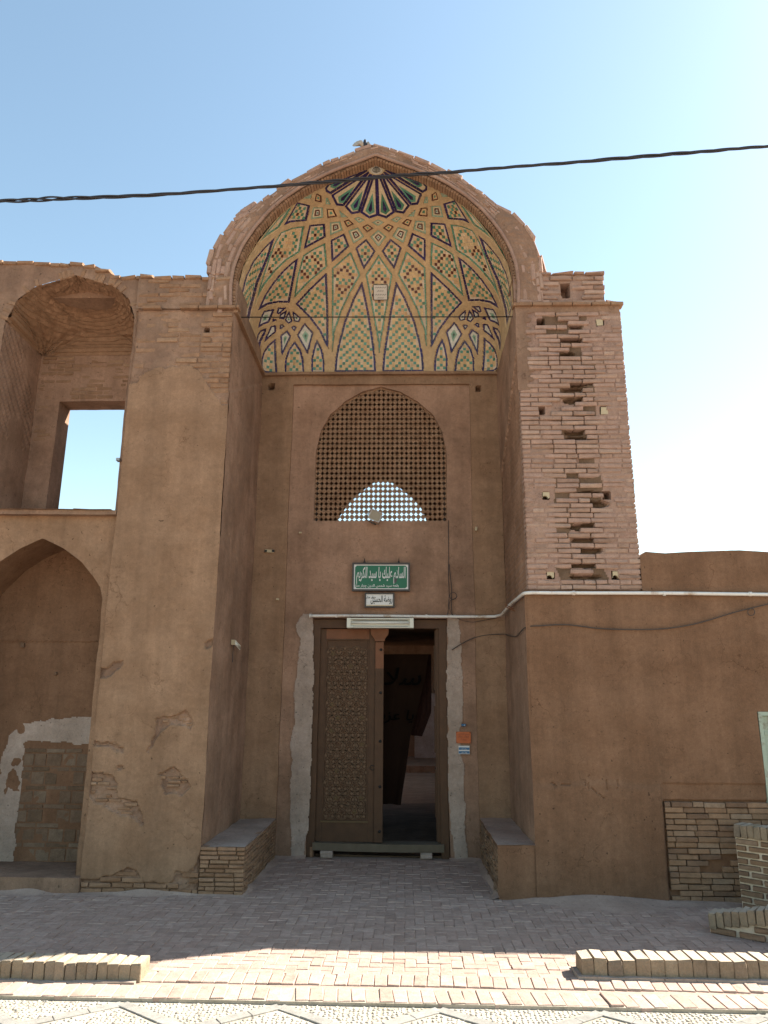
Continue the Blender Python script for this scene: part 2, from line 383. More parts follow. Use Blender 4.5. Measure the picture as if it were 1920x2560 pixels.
# ------------------------------------------------------------------ bricks as parts
def brick_mesh(name, mat, seed, dims=(.5, .5, .5), jit=.05, cham=.06):
    """unit box (edge 1) with chamfered, knocked-about edges"""
    r = np.random.default_rng(seed); V = []; idx = {}
    for cx in (-1, 1):
        for cy in (-1, 1):
            for cz in (-1, 1):
                base = np.array([cx, cy, cz])*.5+r.uniform(-jit, jit, 3)*np.array([.25, 1, 1])
                for ax in range(3):
                    c = np.array([cham*.28, cham, cham*1.5])*np.array([cx, cy, cz])*(1+r.uniform(-.3, .8))
                    k = np.ones(3); k[ax] = 0
                    idx[(cx, cy, cz, ax)] = len(V); V.append(base-c*k)
    F = []
    for ax in range(3):
        o = [a for a in range(3) if a != ax]
        for s in (-1, 1):
            q = []
            for (p, w) in ((-1, -1), (1, -1), (1, 1), (-1, 1)):
                c = [0, 0, 0]; c[ax] = s; c[o[0]] = p; c[o[1]] = w
                q.append(idx[(*c, ax)])
            F.append(q)
    for e in range(3):            # edges along axis e
        o = [a for a in range(3) if a != e]
        for p in (-1, 1):
            for w in (-1, 1):
                def k(t, ax):
                    c = [0, 0, 0]; c[e] = t; c[o[0]] = p; c[o[1]] = w; return idx[(*c, ax)]
                F.append([k(-1, o[0]), k(1, o[0]), k(1, o[1]), k(-1, o[1])])
    for cx in (-1, 1):
        for cy in (-1, 1):
            for cz in (-1, 1): F.append([idx[(cx, cy, cz, a)] for a in range(3)])
    V = np.array(V); cen = V.mean(0); G = []
    for f in F:
        n = np.cross(V[f[1]]-V[f[0]], V[f[2]]-V[f[0]])
        G.append(f if np.dot(n, V[f].mean(0)-cen) > 0 else f[::-1])
    me = bpy.data.meshes.new(name); me.from_pydata(V.tolist(), [], G); me.materials.append(mat)
    at = me.attributes.new('tone', 'FLOAT', 'FACE'); at.data.foreach_set('value', [0.]*len(G)); me.update()
    return me, V, G
_bm = {}
def bmeshes(matkey, jit=.05, cham=.06):
    k = (matkey, jit, cham)
    if k not in _bm: _bm[k] = [brick_mesh('brick', M[matkey], 100+i, jit=jit, cham=cham) for i in range(7)]
    return _bm[k]
class Bricks:
    """collects bricks; the largest in view become parts, the rest one joined part"""
    def __init__(s, matkey, parent, name='brick', jit=.05, cham=.06, limit=300):
        s.k = matkey; s.p = parent; s.name = name; s.l = []; s.j = jit; s.c = cham; s.limit = limit
    def put(s, c, size, R=np.eye(3)):
        s.l.append((np.asarray(c, float), np.asarray(size, float), np.asarray(R, float)))
    def flush(s):
        def area(b):
            d = np.linalg.norm(b[0]-EYE); out = 0
            v = rays(960, 1280); q = b[0]-EYE; z = q@_fwd
            if z < .1 or abs(q@_r/z)*FPX > 990 or abs(q@_u/z)*FPX > 1310: out = 1
            return out*1e6+d/math.sqrt(b[1][0]*max(b[1][1], b[1][2]))
        s.l.sort(key=area); ms = bmeshes(s.k, s.j, s.c)
        pl = wloc(s.p) if s.p is not None else Vector((0, 0, 0))
        for i, (c, sz, R) in enumerate(s.l[:s.limit]):
            o = bpy.data.objects.new(s.name, ms[i*5 % 7][0]); COL.objects.link(o)
            o.parent = s.p
            o.matrix_local = Matrix.Translation(Vector(c)-pl) @ Matrix(R.tolist()).to_4x4() @ Matrix.Diagonal((*sz, 1))
        rest = s.l[s.limit:]
        if rest:
            mb = MB()
            for i, (c, sz, R) in enumerate(rest):
                _, V, G = ms[i*5 % 7]; mb.add((V*sz)@R.T+c, G, random.random())
            mb.build(s.name, M[s.k], s.p, kind='stuff')
def rotz(a): return np.array([[math.cos(a), -math.sin(a), 0], [math.sin(a), math.cos(a), 0], [0, 0, 1.]])
def rotx(a): return np.array([[1, 0, 0], [0, math.cos(a), -math.sin(a)], [0, math.sin(a), math.cos(a)]])
def roty(a): return np.array([[math.cos(a), 0, math.sin(a)], [0, 1, 0], [-math.sin(a), 0, math.cos(a)]])
def courses(B, x0, x1, z0, z1, Y, ch=.056, ln=.235, depth=.09, joint=.009, skip=None, push=None, bond=.5, face='y', R=np.eye(3), org=None, hj=.004, rough=.004):
    """running bond on a plane; local x along wall, z up, -y out of the wall"""
    n = max(1, int(round((z1-z0)/ch))); ch = (z1-z0)/n
    for k in range(n):
        x = x0-random.uniform(0, ln)*1. if bond == 'r' else x0-(ln*bond if k % 2 else 0)-random.uniform(0, .04)
        while x < x1-.01:
            w = ln if random.random() > .16 else ln*.5
            a, b = max(x, x0), min(x+w, x1)
            if b-a > .035:
                xc, zc = (a+b)/2, z0+(k+.5)*ch
                if not (skip and skip(xc, zc, b-a)):
                    ps = (push(xc, zc) if push else 0)+random.gauss(0, rough)
                    c = np.array([xc, depth/2+ps, zc+random.gauss(0, .0012)])
                    sz = np.array([b-a-joint*random.uniform(.5, 1.5), depth, ch-joint*random.uniform(.7, 1.5)])
                    Rr = R@roty(random.gauss(0, .008))
                    cc = R@(c-np.array([0, 0, 0]))+(np.array([0, Y, 0]) if org is None else np.asarray(org))
                    B.put(cc, sz, Rr)
            x += w
FULL = True

# ================================================================== GROUND
g = MB(); P = []
for a, b, c, d, st in ((-60, 60, -60, -3.3, 3.), (-60, 60, 18, 80, 4.)):
    A, B_ = np.meshgrid(L(a, b, st), L(c, d, st), indexing='ij'); g.grid(np.stack([A, B_, A*0-.03], -1))
A, B_ = np.meshgrid(L(-60, 60, 1.), L(-3.3, 18, .5), indexing='ij'); g.grid(np.stack([A, B_, A*0-.03], -1))
g.build('ground', M['sand'], kind='structure')
g = MB(); A, B_ = np.meshgrid(np.r_[-1500, -60, 60, 1500.], np.r_[-1500, -60, 80, 1500.], indexing='ij')
g.grid(np.stack([A, B_, A*0-.034], -1), keep=np.array([[1, 1, 1], [1, 0, 1], [1, 1, 1]], bool)); g.build('far_ground', M['sand'], kind='structure')
# brick pavement, herringbone
pav = MB(); A, B_ = np.meshgrid(L(-7, 7, .12), L(-2.13, 1.75, .06), indexing='ij')
def dust(x, y):   # wind-blown heap against the right wall
    return .055*np.exp(-((x-2.02)/.42)**2)*np.clip((y+.42)/.4, 0, 1.2)+.02*np.exp(-((y+.02)/.09)**2)*(np.abs(x) > 1.1)*(np.sin(x*5)*.5+.6)
pav.grid(np.stack([A, B_, -.0012+.0022*vnoise(np.stack([A, B_, A*0], -1)*6)], -1)); pavement = pav.build('pavement', M['sand'], kind='structure')
B = Bricks('paver', pavement, 'paving_brick', jit=.03, cham=.045)
bw, bl = .083, .196
ang = 0.0
def herring():
    w = .076; out = []
    for r in range(-66, 70):
        for c in range(-66, 70):
            k = (c-r) % 4
            x, y = c*w, r*w
            if k == 0: out.append((x+w, y+w/2, 0))
            elif k == 3: out.append((x+w/2, y+w, 1))
    return out
hb = [h for h in herring() if -4.6 < h[0] < 4.9 and -2.09 < h[1] < 1.6]
for x, y, o in hb:
    if abs(x) > 1.5 and y > .1: continue
    if x < -2.9 and y > -.03: continue
    if y < -1.87: continue
    zz = .0+random.gauss(0, .0016)
    B.put((x+random.gauss(0, .002), y+random.gauss(0, .002), -.022+zz),
          (.149, .0735, .05), rotz((math.pi/2 if o else 0)+random.gauss(0, .012))@rotx(random.gauss(0, .012)))
xx = -4.4
while xx < 4.7:
    w_ = .080
    B.put((xx, -1.985+random.gauss(0, .002), -.018+random.gauss(0, .002)), (.185, .0765, .05), rotz(math.pi/2-.10*xx*.5+random.gauss(0, .015)))
    xx += w_
B.flush()
m_ = MB()
A, B_ = np.meshgrid(L(1.15, 3.3, .04), L(-.55, .02, .04), indexing='ij')
h = dust(A, B_)+.004*fbm(np.stack([A, B_, A*0], -1), 5, 3, 3)-.006
m_.grid(np.stack([A, B_, h], -1), keep=None); tag(m_.build('dust_drift', M['sand'], smooth=True), kind='stuff')
def fillet(x0, y0, x1, y1, nx, ny):
    n = max(4, int(math.hypot(x1-x0, y1-y0)/.04)); A, S_ = np.meshgrid(np.linspace(0, 1, n), np.linspace(0, 1, 6), indexing='ij')
    X = x0+(x1-x0)*A; Y = y0+(y1-y0)*A; w = .07+.05*vnoise(np.stack([X*3, Y*3, X*0], -1), 4)
    X = X+nx*w*S_; Y = Y+ny*w*S_; Z = .030*(1-S_)**1.6*(.8+.8*vnoise(np.stack([X*4, Y*4, X*0], -1), 8))-.003*S_+.002
    return np.stack([X, Y, Z], -1)
f_ = MB()
for q in ((-4.4, -.02, -2.56, -.02, 0, -1), (-2.6, .0, -1.1, .0, 0, -1), (-1.12, -.02, -1.12, 1.66, 1, 0), (1.12, 1.66, 1.12, -.02, -1, 0), (-1.12, 1.665, -.78, 1.665, 0, -1), (.78, 1.665, 1.12, 1.665, 0, -1)):
    P_ = fillet(*q); f_.grid(P_); f_.grid(P_[:, ::-1] if False else P_-[0, 0, .004], flip=True)
tag(f_.build('dust_fillet', M['sand'], smooth=True), kind='stuff')
# border course of lengthwise bricks, then pebble mosaic with slanting stone bands
bord = MB(); bord.bx(-7, 7, -2.34, -2.131, -.05, .0025, step=.3); border = bord.build('paving_border', M['pebble_bed'], kind='structure')
B = Bricks('paver', border, 'border_brick', jit=.03, cham=.04)
xx = -4.5
while xx < 4.7:
    B.put((xx, -2.235+random.gauss(0, .003), -.018+random.gauss(0, .002)), (.198, .0775, .05), rotz(math.pi/2+.08+random.gauss(0, .02))); xx += .081
B.flush()
peb = MB(); peb.bx(-7, 7, -5.2, -2.341, -.06, -.016, step=.4); pebp = peb.build('pebble_paving', M['pebble_bed'], kind='structure')
per = .895; yT, yB = -2.375, -2.70; bands = []; xap = float(atZ((704, 2500), 0)[0])
for k in range(-6, 7):
    x = xap+k*per
    bands += [((x, yT), (x+per/2, yB)), ((x, yT), (x-per/2, yB))]
    bands += [((x+per/2, yB), (x+per, 2*yB-yT)), ((x+per/2, yB), (x, 2*yB-yT))]
B = Bricks('slab', pebp, 'band_slab', jit=.02, cham=.03)
for a, b in bands:
    a, b = np.array(a), np.array(b); d = b-a; Ln = np.linalg.norm(d); th = math.atan2(d[1], d[0]); n = 3
    for q in range(n):
        c = a+d*(q+.5)/n
        B.put((c[0], c[1], -.0235+random.gauss(0, .001)), (Ln/n-.004, .07, .03), rotz(th+random.gauss(0, .01)))
B.flush()
pm = MB(); pv = np.array([(math.cos(t)*r_, math.sin(t)*r_, z_) for r_, z_ in ((1., 0), (.72, .7)) for t in np.arange(6)*math.pi/3]+[(0, 0, 1.)])
pf = [(i, (i+1) % 6, (i+1) % 6+6, i+6) for i in range(6)]+[(i+6, (i+1) % 6+6, 12) for i in range(6)]
for gx in np.arange(-3.4, 3.9, .027):
    for gy in np.arange(-3.35, -2.36, .024):
        x, y = gx+random.uniform(-.006, .006), gy+random.uniform(-.006, .006)
        if min(segdist(x, y, a, b) for a, b in bands if abs(a[0]-x) < .6) < .052: continue
        t = random.uniform(0, math.pi); s1, s2 = random.uniform(.009, .0155), random.uniform(.007, .0115)
        V = pv*(s1, s2, random.uniform(.006, .011)); V = V@rotz(t).T+(x, y, -.018)
        pm.add(V, pf, random.random())
pm.build('pebble', M['pebble'], pebp, kind='stuff')

# ================================================================== KERBS
def kerb(name, label, x0, x1, yf, dep, hgt, pitch=.067):
    t = thing(name, label, 'kerb', (x0, yf, 0)); m = MB(); m.bx(x0-.02, x1, yf-.035, yf+dep+.01, -.02, .016, step=.04, wrp=1.5); m.build('mortar_bed', M['lime'], t); m = MB()
    m.bx(x0+.01, x1-.01, yf+.015, yf+dep-.015, -.02, hgt-.018, step=.05, wrp=1); m.build('mortar_core', M['core'], t)
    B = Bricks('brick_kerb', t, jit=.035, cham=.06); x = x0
    while x < x1-.02:
        w = pitch*random.uniform(.93, 1.07); hh = hgt+random.uniform(-.005, .003)
        B.put((x+w/2, yf+dep/2+random.gauss(0, .004), hh/2-.01), (dep+random.uniform(-.006, .012), w-.003, hh+.02),
              rotz(math.pi/2+random.gauss(0, .015))@rotx(random.gauss(0, .012)))
        x += w
    B.flush(); return t
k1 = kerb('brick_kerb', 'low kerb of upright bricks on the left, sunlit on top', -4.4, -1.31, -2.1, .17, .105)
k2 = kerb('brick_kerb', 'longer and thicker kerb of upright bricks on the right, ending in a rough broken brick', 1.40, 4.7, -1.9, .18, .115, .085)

# ================================================================== VAULT SHAPE
bead = [(585, 768), (585, 714), (592, 670), (605, 634), (622, 603), (643, 573), (675, 535), (715, 500), (760, 470), (800, 449), (850, 427), (900, 408), (943, 393)]
tile = [(590, 772), (593, 714), (605, 665), (623, 634), (640, 605), (666, 573), (699, 532), (756, 488), (812, 457), (850, 440), (890, 424), (943, 407)]
outr = [(518, 770), (526, 692), (530, 650), (545, 610), (565, 580), (590, 548), (632, 526), (650, 508), (717, 457), (765, 433), (812, 410), (855, 393), (897, 377), (925, 368), (943, 363)]
def prof(pts, Y, n):
    q = XZ(np.array(pts, float), Y); q[:, 0] = np.abs(q[:, 0]-XC); q[-1, 0] = 0
    d = np.r_[0, np.cumsum(np.hypot(*np.diff(q, axis=0).T))]; s = np.linspace(0, d[-1], n)
    o = np.stack([np.interp(s, d, q[:, 0]), np.interp(s, d, q[:, 1])], -1)
    for _ in range(3):
        o[1:-1] = (o[:-2]+2*o[1:-1]+o[2:])/4
    return o
NB = 90; XC = -.028
Z_IMP = 5.70
VY0 = .16
pb_, pt_, po_ = prof(bead, 0, NB), prof(tile, VY0, NB), prof(outr, 0, NB)
pb_[0, 1] = pt_[0, 1] = po_[0, 1] = Z_IMP
XT = pt_[:, 0]; ZT = pt_[:, 1]; X0 = XT[0]
T = np.linspace(0, 1, NB)
VYB = 1.63
def vsurf(t, th):
    """t 0..1 up the arch, th 0..pi round the plan"""
    X = np.interp(t, T, XT); Z = np.interp(t, T, ZT)
    D = (VYB-VY0)*(X/X0)**.95
    n = 2.15+24*np.clip(1-t/.45, 0, 1)**3.2
    c, s = np.cos(th), np.sin(th)
    x = X*np.sign(c)*np.abs(c)**(2/n); y = VY0+D*np.abs(s)**(2/n)
    return np.stack([x+XC, y, np.broadcast_to(Z, x.shape)], -1)
NT_, NH = 300, 420
# even spacing round the plan: reparametrise theta by arc length at each height
def vgrid(nt, nh, tmax=1.):
    tt = np.linspace(0, tmax, nt); out = np.zeros((nt, nh, 3)); fine = np.linspace(0, math.pi, 1600)
    fine = math.pi*(.5-.5*np.cos(fine))
    for i, t in enumerate(tt):
        p = vsurf(np.full_like(fine, t), fine); d = np.r_[0, np.cumsum(np.linalg.norm(np.diff(p, axis=0), axis=1))]
        s = np.linspace(0, d[-1], nh)
        for k in range(3): out[i, :, k] = np.interp(s, d, p[:, k]) if d[-1] > 1e-6 else p[0, k]
    return out
VG = vgrid(NT_, NH)
I_ = np.arange(NT_*NH).reshape(NT_, NH)
Q_ = np.stack([I_[:-1, :-1], I_[1:, :-1], I_[1:, 1:], I_[:-1, 1:]], -1)[::2, ::2]
cg = VG[::3, ::3]; Ic = np.arange(cg.shape[0]*cg.shape[1]).reshape(cg.shape[:2])
qc = np.stack([Ic[:-1, :-1], Ic[:-1, 1:], Ic[1:, 1:], Ic[1:, :-1]], -1).reshape(-1, 4)
bvh = BVHTree.FromPolygons(cg.reshape(-1, 3).tolist(), qc.tolist())
def inward(n, p):           # normals look down and out of the vault
    c = Vector((0, .3, 6.0)); return n if n.dot(c-p) > 0 else -n
VE = np.array([XC, -7.1, 1.65])
def to_ab(p): p = np.asarray(p, float)-VE; return np.stack([p[..., 0]/p[..., 1], p[..., 2]/p[..., 1]], -1)
def px_ab(p):
    x, y = p
    for k in range(40):
        d = rays(x, y); h = bvh.ray_cast(Vector(EYE), Vector(d))
        if h[0] is not None and h[0].y > VY0-.02: return to_ab(np.array(h[0]))
        x += (943-x)*.006; y += (640-y)*.006
    return to_ab(atY((x, y), .8))
def ab_pt(ab):
    a, b = ab
    for k in range(30):
        h = bvh.ray_cast(Vector(VE), Vector((a, 1, b)))
        if h[0] is not None: return h[0], inward(h[1], h[0])
        a *= .994; b += (.63-b)*.006
    p = Vector((a*8, .9, 1.65+b*8)); return p, Vector((0, -1, 0))
# ---- cells of the net vault, left half (px of the photo in zoom frames); mirrored in the world
def Z1(l): return [(560+x/3.5675, 340+y/3.5675) for x, y in l]
def ZA(l): return [(760+x/8.295, 440+y/8.295) for x, y in l]
def ZB(l): return [(620+x/7.541, 740+y/7.541) for x, y in l]
def ZC(l): return [(580+x/7.373, 480+y/7.373) for x, y in l]
def Z4(l): return [(780+x/5.184, 380+y/5.184) for x, y in l]
CELLS = [   # points, style, centred?
 (ZA([(1290, 1300), (1485, 1555), (1400, 1700), (1235, 1940), (1140, 1700), (1060, 1490)]), 'check', 0, 0),
 (ZA([(545, 1325), (830, 1185), (940, 1455), (760, 1620), (570, 1790)]), 'check', 0, 25),
 (ZA([(100, 1010), (425, 980), (445, 1265), (200, 1400), (-20, 1518)]), 'check', 0, 32),
 (ZC([(1185, 175), (1435, 235), (1370, 530), (1080, 555), (930, 620)]), 'check', 0, 40),
 (Z1([(1386, 1060), (1262, 1240), (1300, 1430), (1340, 1650), (1375, 1850), (1389, 1945)]), 'kite', 1, 0),
 (Z1([(1130, 1030), (1215, 1240), (1130, 1390), (1050, 1560), (990, 1740), (966, 1930), (962, 1560), (962, 1180)]), 'kite', 0, 0),
 (Z1([(900, 955), (918, 1165), (750, 1310), (620, 1450), (650, 1250), (700, 1065), (800, 1000)]), 'kite', 0, 28),
 (ZC([(1325, 620), (1245, 1105), (1000, 1260), (800, 1450), (600, 1700), (470, 1930), (390, 2150), (490, 1750), (635, 1300), (755, 960), (880, 740), (1100, 650)]), 'kite', 0, 33),
 (ZC([(1095, 215), (1000, 430), (860, 650), (640, 800), (430, 960), (270, 1180), (170, 1430), (115, 1720), (135, 1480), (215, 1250), (350, 1010), (550, 730), (830, 430)]), 'kite', 0, 40),
 (Z1([(915, 1215), (928, 1500), (930, 1900), (900, 1850), (850, 1740), (760, 1620), (635, 1495), (760, 1360)]), 'chev', 0, 15),
 (ZC([(1215, 1215), (1150, 1550), (1060, 2040), (850, 2035), (650, 2075), (455, 2190), (600, 1870), (760, 1640), (930, 1440), (1100, 1285)]), 'chev', 0, 30),
 (Z1([(450, 895), (395, 1080), (300, 1310), (235, 1560), (205, 1725), (170, 1650), (128, 1560), (132, 1440), (182, 1250), (250, 1110), (350, 990)]), 'chev', 0, 10),
 (Z1([(985, 2108), (1358, 2108), (1350, 1960), (1325, 1780), (1290, 1560), (1232, 1295), (1150, 1450), (1070, 1660), (1020, 1850), (995, 1980)]), 'chev', 0, 0),
 (ZA([(1535, 895), (1405, 960), (1538, 1030)]), 'gr', 1, 0),
 (ZA([(1535, 1110), (1375, 1255), (1540, 1465)]), 'gw', 1, 0),
 (ZA([(1125, 840), (1265, 910), (1140, 970), (1035, 875)]), 'gr', 0, 0),
 (ZA([(925, 895), (1035, 990), (890, 1060), (820, 930)]), 'mg', 0, 0),
 (ZA([(1320, 995), (1440, 1075), (1310, 1165), (1205, 1050)]), 'mg', 0, 0),
 (ZA([(1115, 1060), (1250, 1250), (1020, 1400), (915, 1135)]), 'gw', 0, 0),
 (ZA([(530, 955), (745, 935), (800, 1120), (535, 1225)]), 'gw', 0, 0),
 (ZA([(715, 700), (905, 850), (770, 850)]), 'gr', 0, 0),
 (ZA([(460, 670), (605, 675), (685, 835), (480, 865)]), 'mg', 0, 0),
 (ZA([(175, 635), (385, 640), (390, 860), (130, 890)]), 'gw', 0, 0),
 (ZA([(440, 440), (485, 440), (550, 590), (440, 575)]), 'gr', 0, 0),
 (ZA([(240, 340), (355, 400), (360, 545), (210, 510)]), 'mg', 0, 0),
 (ZC([(1250, 100), (1465, 20), (1445, 115)]), 'gr', 0, 0),
 (Z4([(845, 290), (860, 818), (740, 858), (622, 780), (788, 290)]), 'petal', 0, 0),
 (Z4([(782, 288), (618, 782), (508, 803), (418, 698), (744, 268)]), 'petal', 0, 0),
 (Z4([(740, 264), (412, 696), (310, 688), (242, 548), (720, 244)]), 'petal', 0, 0),
 (Z4([(714, 240), (238, 542), (172, 505), (160, 455), (200, 405), (700, 215)]), 'petal', 0, 0),
 (ZB([(275, 1472), (553, 1472), (530, 1150), (520, 800), (380, 920), (280, 1050), (232, 1200), (232, 1380)]), 'chevn', 0, 0),
 (ZB([(685, 1472), (1060, 1472), (1045, 1200), (1000, 1030), (880, 850), (760, 1020), (700, 1200)]), 'chevn', 0, 0),
 (ZB([(1185, 1472), (1440, 1472), (1440, 1200), (1395, 1000), (1295, 810), (1235, 1000), (1195, 1180)]), 'chevn', 0, 0),
 (ZB([(1065, 495), (1235, 700), (1125, 1110), (920, 740)]), 'wkite', 0, 0),
 (ZB([(735, 645), (815, 760), (630, 1150), (605, 740)]), 'wkite', 0, 0),
 (ZB([(855, 560), (920, 575), (870, 670), (805, 590)]), 'wtiny', 0, 0),
 (ZB([(595, 540), (650, 530), (695, 575), (595, 630)]), 'wtiny', 0, 0),
 (ZB([(425, 560), (525, 545), (525, 680), (400, 780), (290, 880), (340, 740)]), 'wplain', 0, 0),
 (ZB([(285, 275), (500, 235), (395, 495), (280, 540), (165, 610), (220, 400)]), 'wkite', 0, 0),
 (ZB([(340, 600), (330, 680), (240, 860), (185, 1090), (145, 1010), (125, 880), (155, 730), (215, 650)]), 'chevn', 0, 10),
 (ZB([(560, 215), (725, 215), (580, 350), (535, 315)]), 'wplain', 0, 0),
 (ZB([(735, 245), (690, 435), (590, 430), (585, 355)]), 'wplain', 0, 0),
 (ZB([(770, 270), (840, 475), (755, 525), (690, 440)]), 'wtiny', 0, 0),
 (ZB([(830, 270), (998, 410), (955, 500), (860, 470)]), 'wtiny', 0, 0),
 (ZB([(450, 425), (520, 425), (535, 460), (455, 485)]), 'wplain', 0, 0),
]
def resample(poly, maxl):
    out = []; n = len(poly)
    for i in range(n):
        a, b = poly[i], poly[(i+1) % n]; k = max(1, int(math.ceil(np.linalg.norm(b-a)/maxl)))
        for j in range(k): out.append(a+(b-a)*j/k)
    return out
def offset(poly, d):
    """inward offset with mitres; poly counter-clockwise"""
    n = len(poly); out = []
    for i in range(n):
        a, b, c = poly[i-1], poly[i], poly[(i+1) % n]
        e1 = (b-a)/(np.linalg.norm(b-a)+1e-12); e2 = (c-b)/(np.linalg.norm(c-b)+1e-12)
        n1 = np.array([-e1[1], e1[0]]); n2 = np.array([-e2[1], e2[0]]); m = n1+n2; q = m@m
        m = m*(2/q) if q > .25 else m*(2/.25)
        out.append(b+m*d)
    return out
def area2(p): return sum(p[i][0]*p[(i+1) % len(p)][1]-p[(i+1) % len(p)][0]*p[i][1] for i in range(len(p)))/2
cells = []
for pts, style, cen, rot in CELLS:
    ab = [px_ab(p) for p in pts]
    if cen:
        ab = [np.array([min(0, q[0]), q[1]]) for q in ab]; ab[0][0] = 0; ab[-1][0] = 0
        ab = ab+[np.array([-q[0], q[1]]) for q in ab[-2:0:-1]]
        variants = [(ab, rot)]
    else: variants = [(ab, rot), ([np.array([-q[0], q[1]]) for q in ab], -rot)]
    for v, r_ in variants:
        if area2(v) < 0: v = v[::-1]
        cells.append((v, style, r_))

portal = thing('entrance_portal', 'tall mud brick entrance portal with a tiled half dome over a wooden door', 'portal', (0, 0, 0))

# ---- base surface with the cells sunk between the ribs
vab = to_ab(VG); sunk = np.zeros(VG.shape[:2], bool)
for v, style, r_ in cells:
    a = np.array(v); lo, hi = a.min(0), a.max(0)
    w = (vab[..., 0] > lo[0]) & (vab[..., 0] < hi[0]) & (vab[..., 1] > lo[1]) & (vab[..., 1] < hi[1])
    if w.any():
        ii = np.where(w); sunk[ii] |= inpoly(vab[..., 0][ii], vab[..., 1][ii], v)
du = np.gradient(VG, axis=0); dv = np.gradient(VG, axis=1); nn = np.cross(du, dv)
nn /= np.linalg.norm(nn, axis=-1)[..., None]+1e-9
tow = np.array([0, .3, 6.0])-VG; nn *= np.sign((nn*tow).sum(-1))[..., None]
VP = VG.copy(); RAISE = .016
VP += nn*RAISE*(~sunk)[..., None]
smk = (sunk[:-1, :-1].astype(int)+sunk[1:, :-1]+sunk[1:, 1:]+sunk[:-1, 1:] >= 4)
vb = MB(); vb.grid(VP, mi=smk.astype(int))
vault = vb.build('vault', [M['rib'], M['mortar']], portal)

class TileSet:
    def __init__(s): s.mb = MB(); s.items = []
TS = {k: MB() for k in ('navy', 'green', 'paleg', 'maroon', 'white', 'cream', 'ochre')}
BORD = []      # (area, matkey, verts, faces, tone)
def prism3(pts, n, h, base=0.):
    """pts: 3-D corners on the surface, raised h along n"""
    k = len(pts); nb = np.array(n); lo = [np.array(p)+nb*(base-.004) for p in pts]; hi = [np.array(p)+nb*(base+h) for p in pts]
    c = sum(hi)/k; tn = np.cross(hi[1]-hi[0], hi[2]-hi[0]); o = 1 if tn@nb > 0 else -1
    F = [tuple(range(k, 2*k))[::o]]
    for i in range(k):
        j = (i+1) % k; F.append((i, j, j+k, i+k)[::o])
    return lo+hi, F
def ring(poly, w, key, h=.007, seg=.0085, gap=.00035, part=True):
    inner = offset(poly, w); n = len(poly)
    for i in range(n):
        j = (i+1) % n; a, b, c, d = poly[i], poly[j], inner[j], inner[i]
        Ln = np.linalg.norm(b-a)
        if Ln < 1e-5: continue
        k = max(1, int(round(Ln/seg))); g_ = min(.2, gap/(Ln/k))
        for q in range(k):
            s0, s1 = (q+g_)/k, (q+1-g_)/k
            cs = [a+(b-a)*s0, a+(b-a)*s1, d+(c-d)*s1, d+(c-d)*s0]
            P3 = [ab_pt(x) for x in cs]; nrm = P3[0][1]+P3[1][1]+P3[2][1]+P3[3][1]; nrm.normalize()
            V, F = prism3([x[0] for x in P3], nrm, h)
            ar = (P3[0][0]-P3[1][0]).length*(P3[0][0]-P3[3][0]).length
            BORD.append((ar if part else 0, key, V, F, random.random()))
    return inner
def fillp(poly, key, h=.003):
    p = resample(poly, .006); c = sum(p)/len(p); mid = [c+(x-c)*.5 for x in p]
    V = []; 
    for x in p+mid+[c]:
        q, n_ = ab_pt(x); V.append(np.array(q)+np.array(n_)*h)
    k = len(p); F = [(i, (i+1) % k, (i+1) % k+k, i+k) for i in range(k)]+[(i+k, (i+1) % k+k, 2*k) for i in range(k)]
    TS[key].add(V, F, random.random())
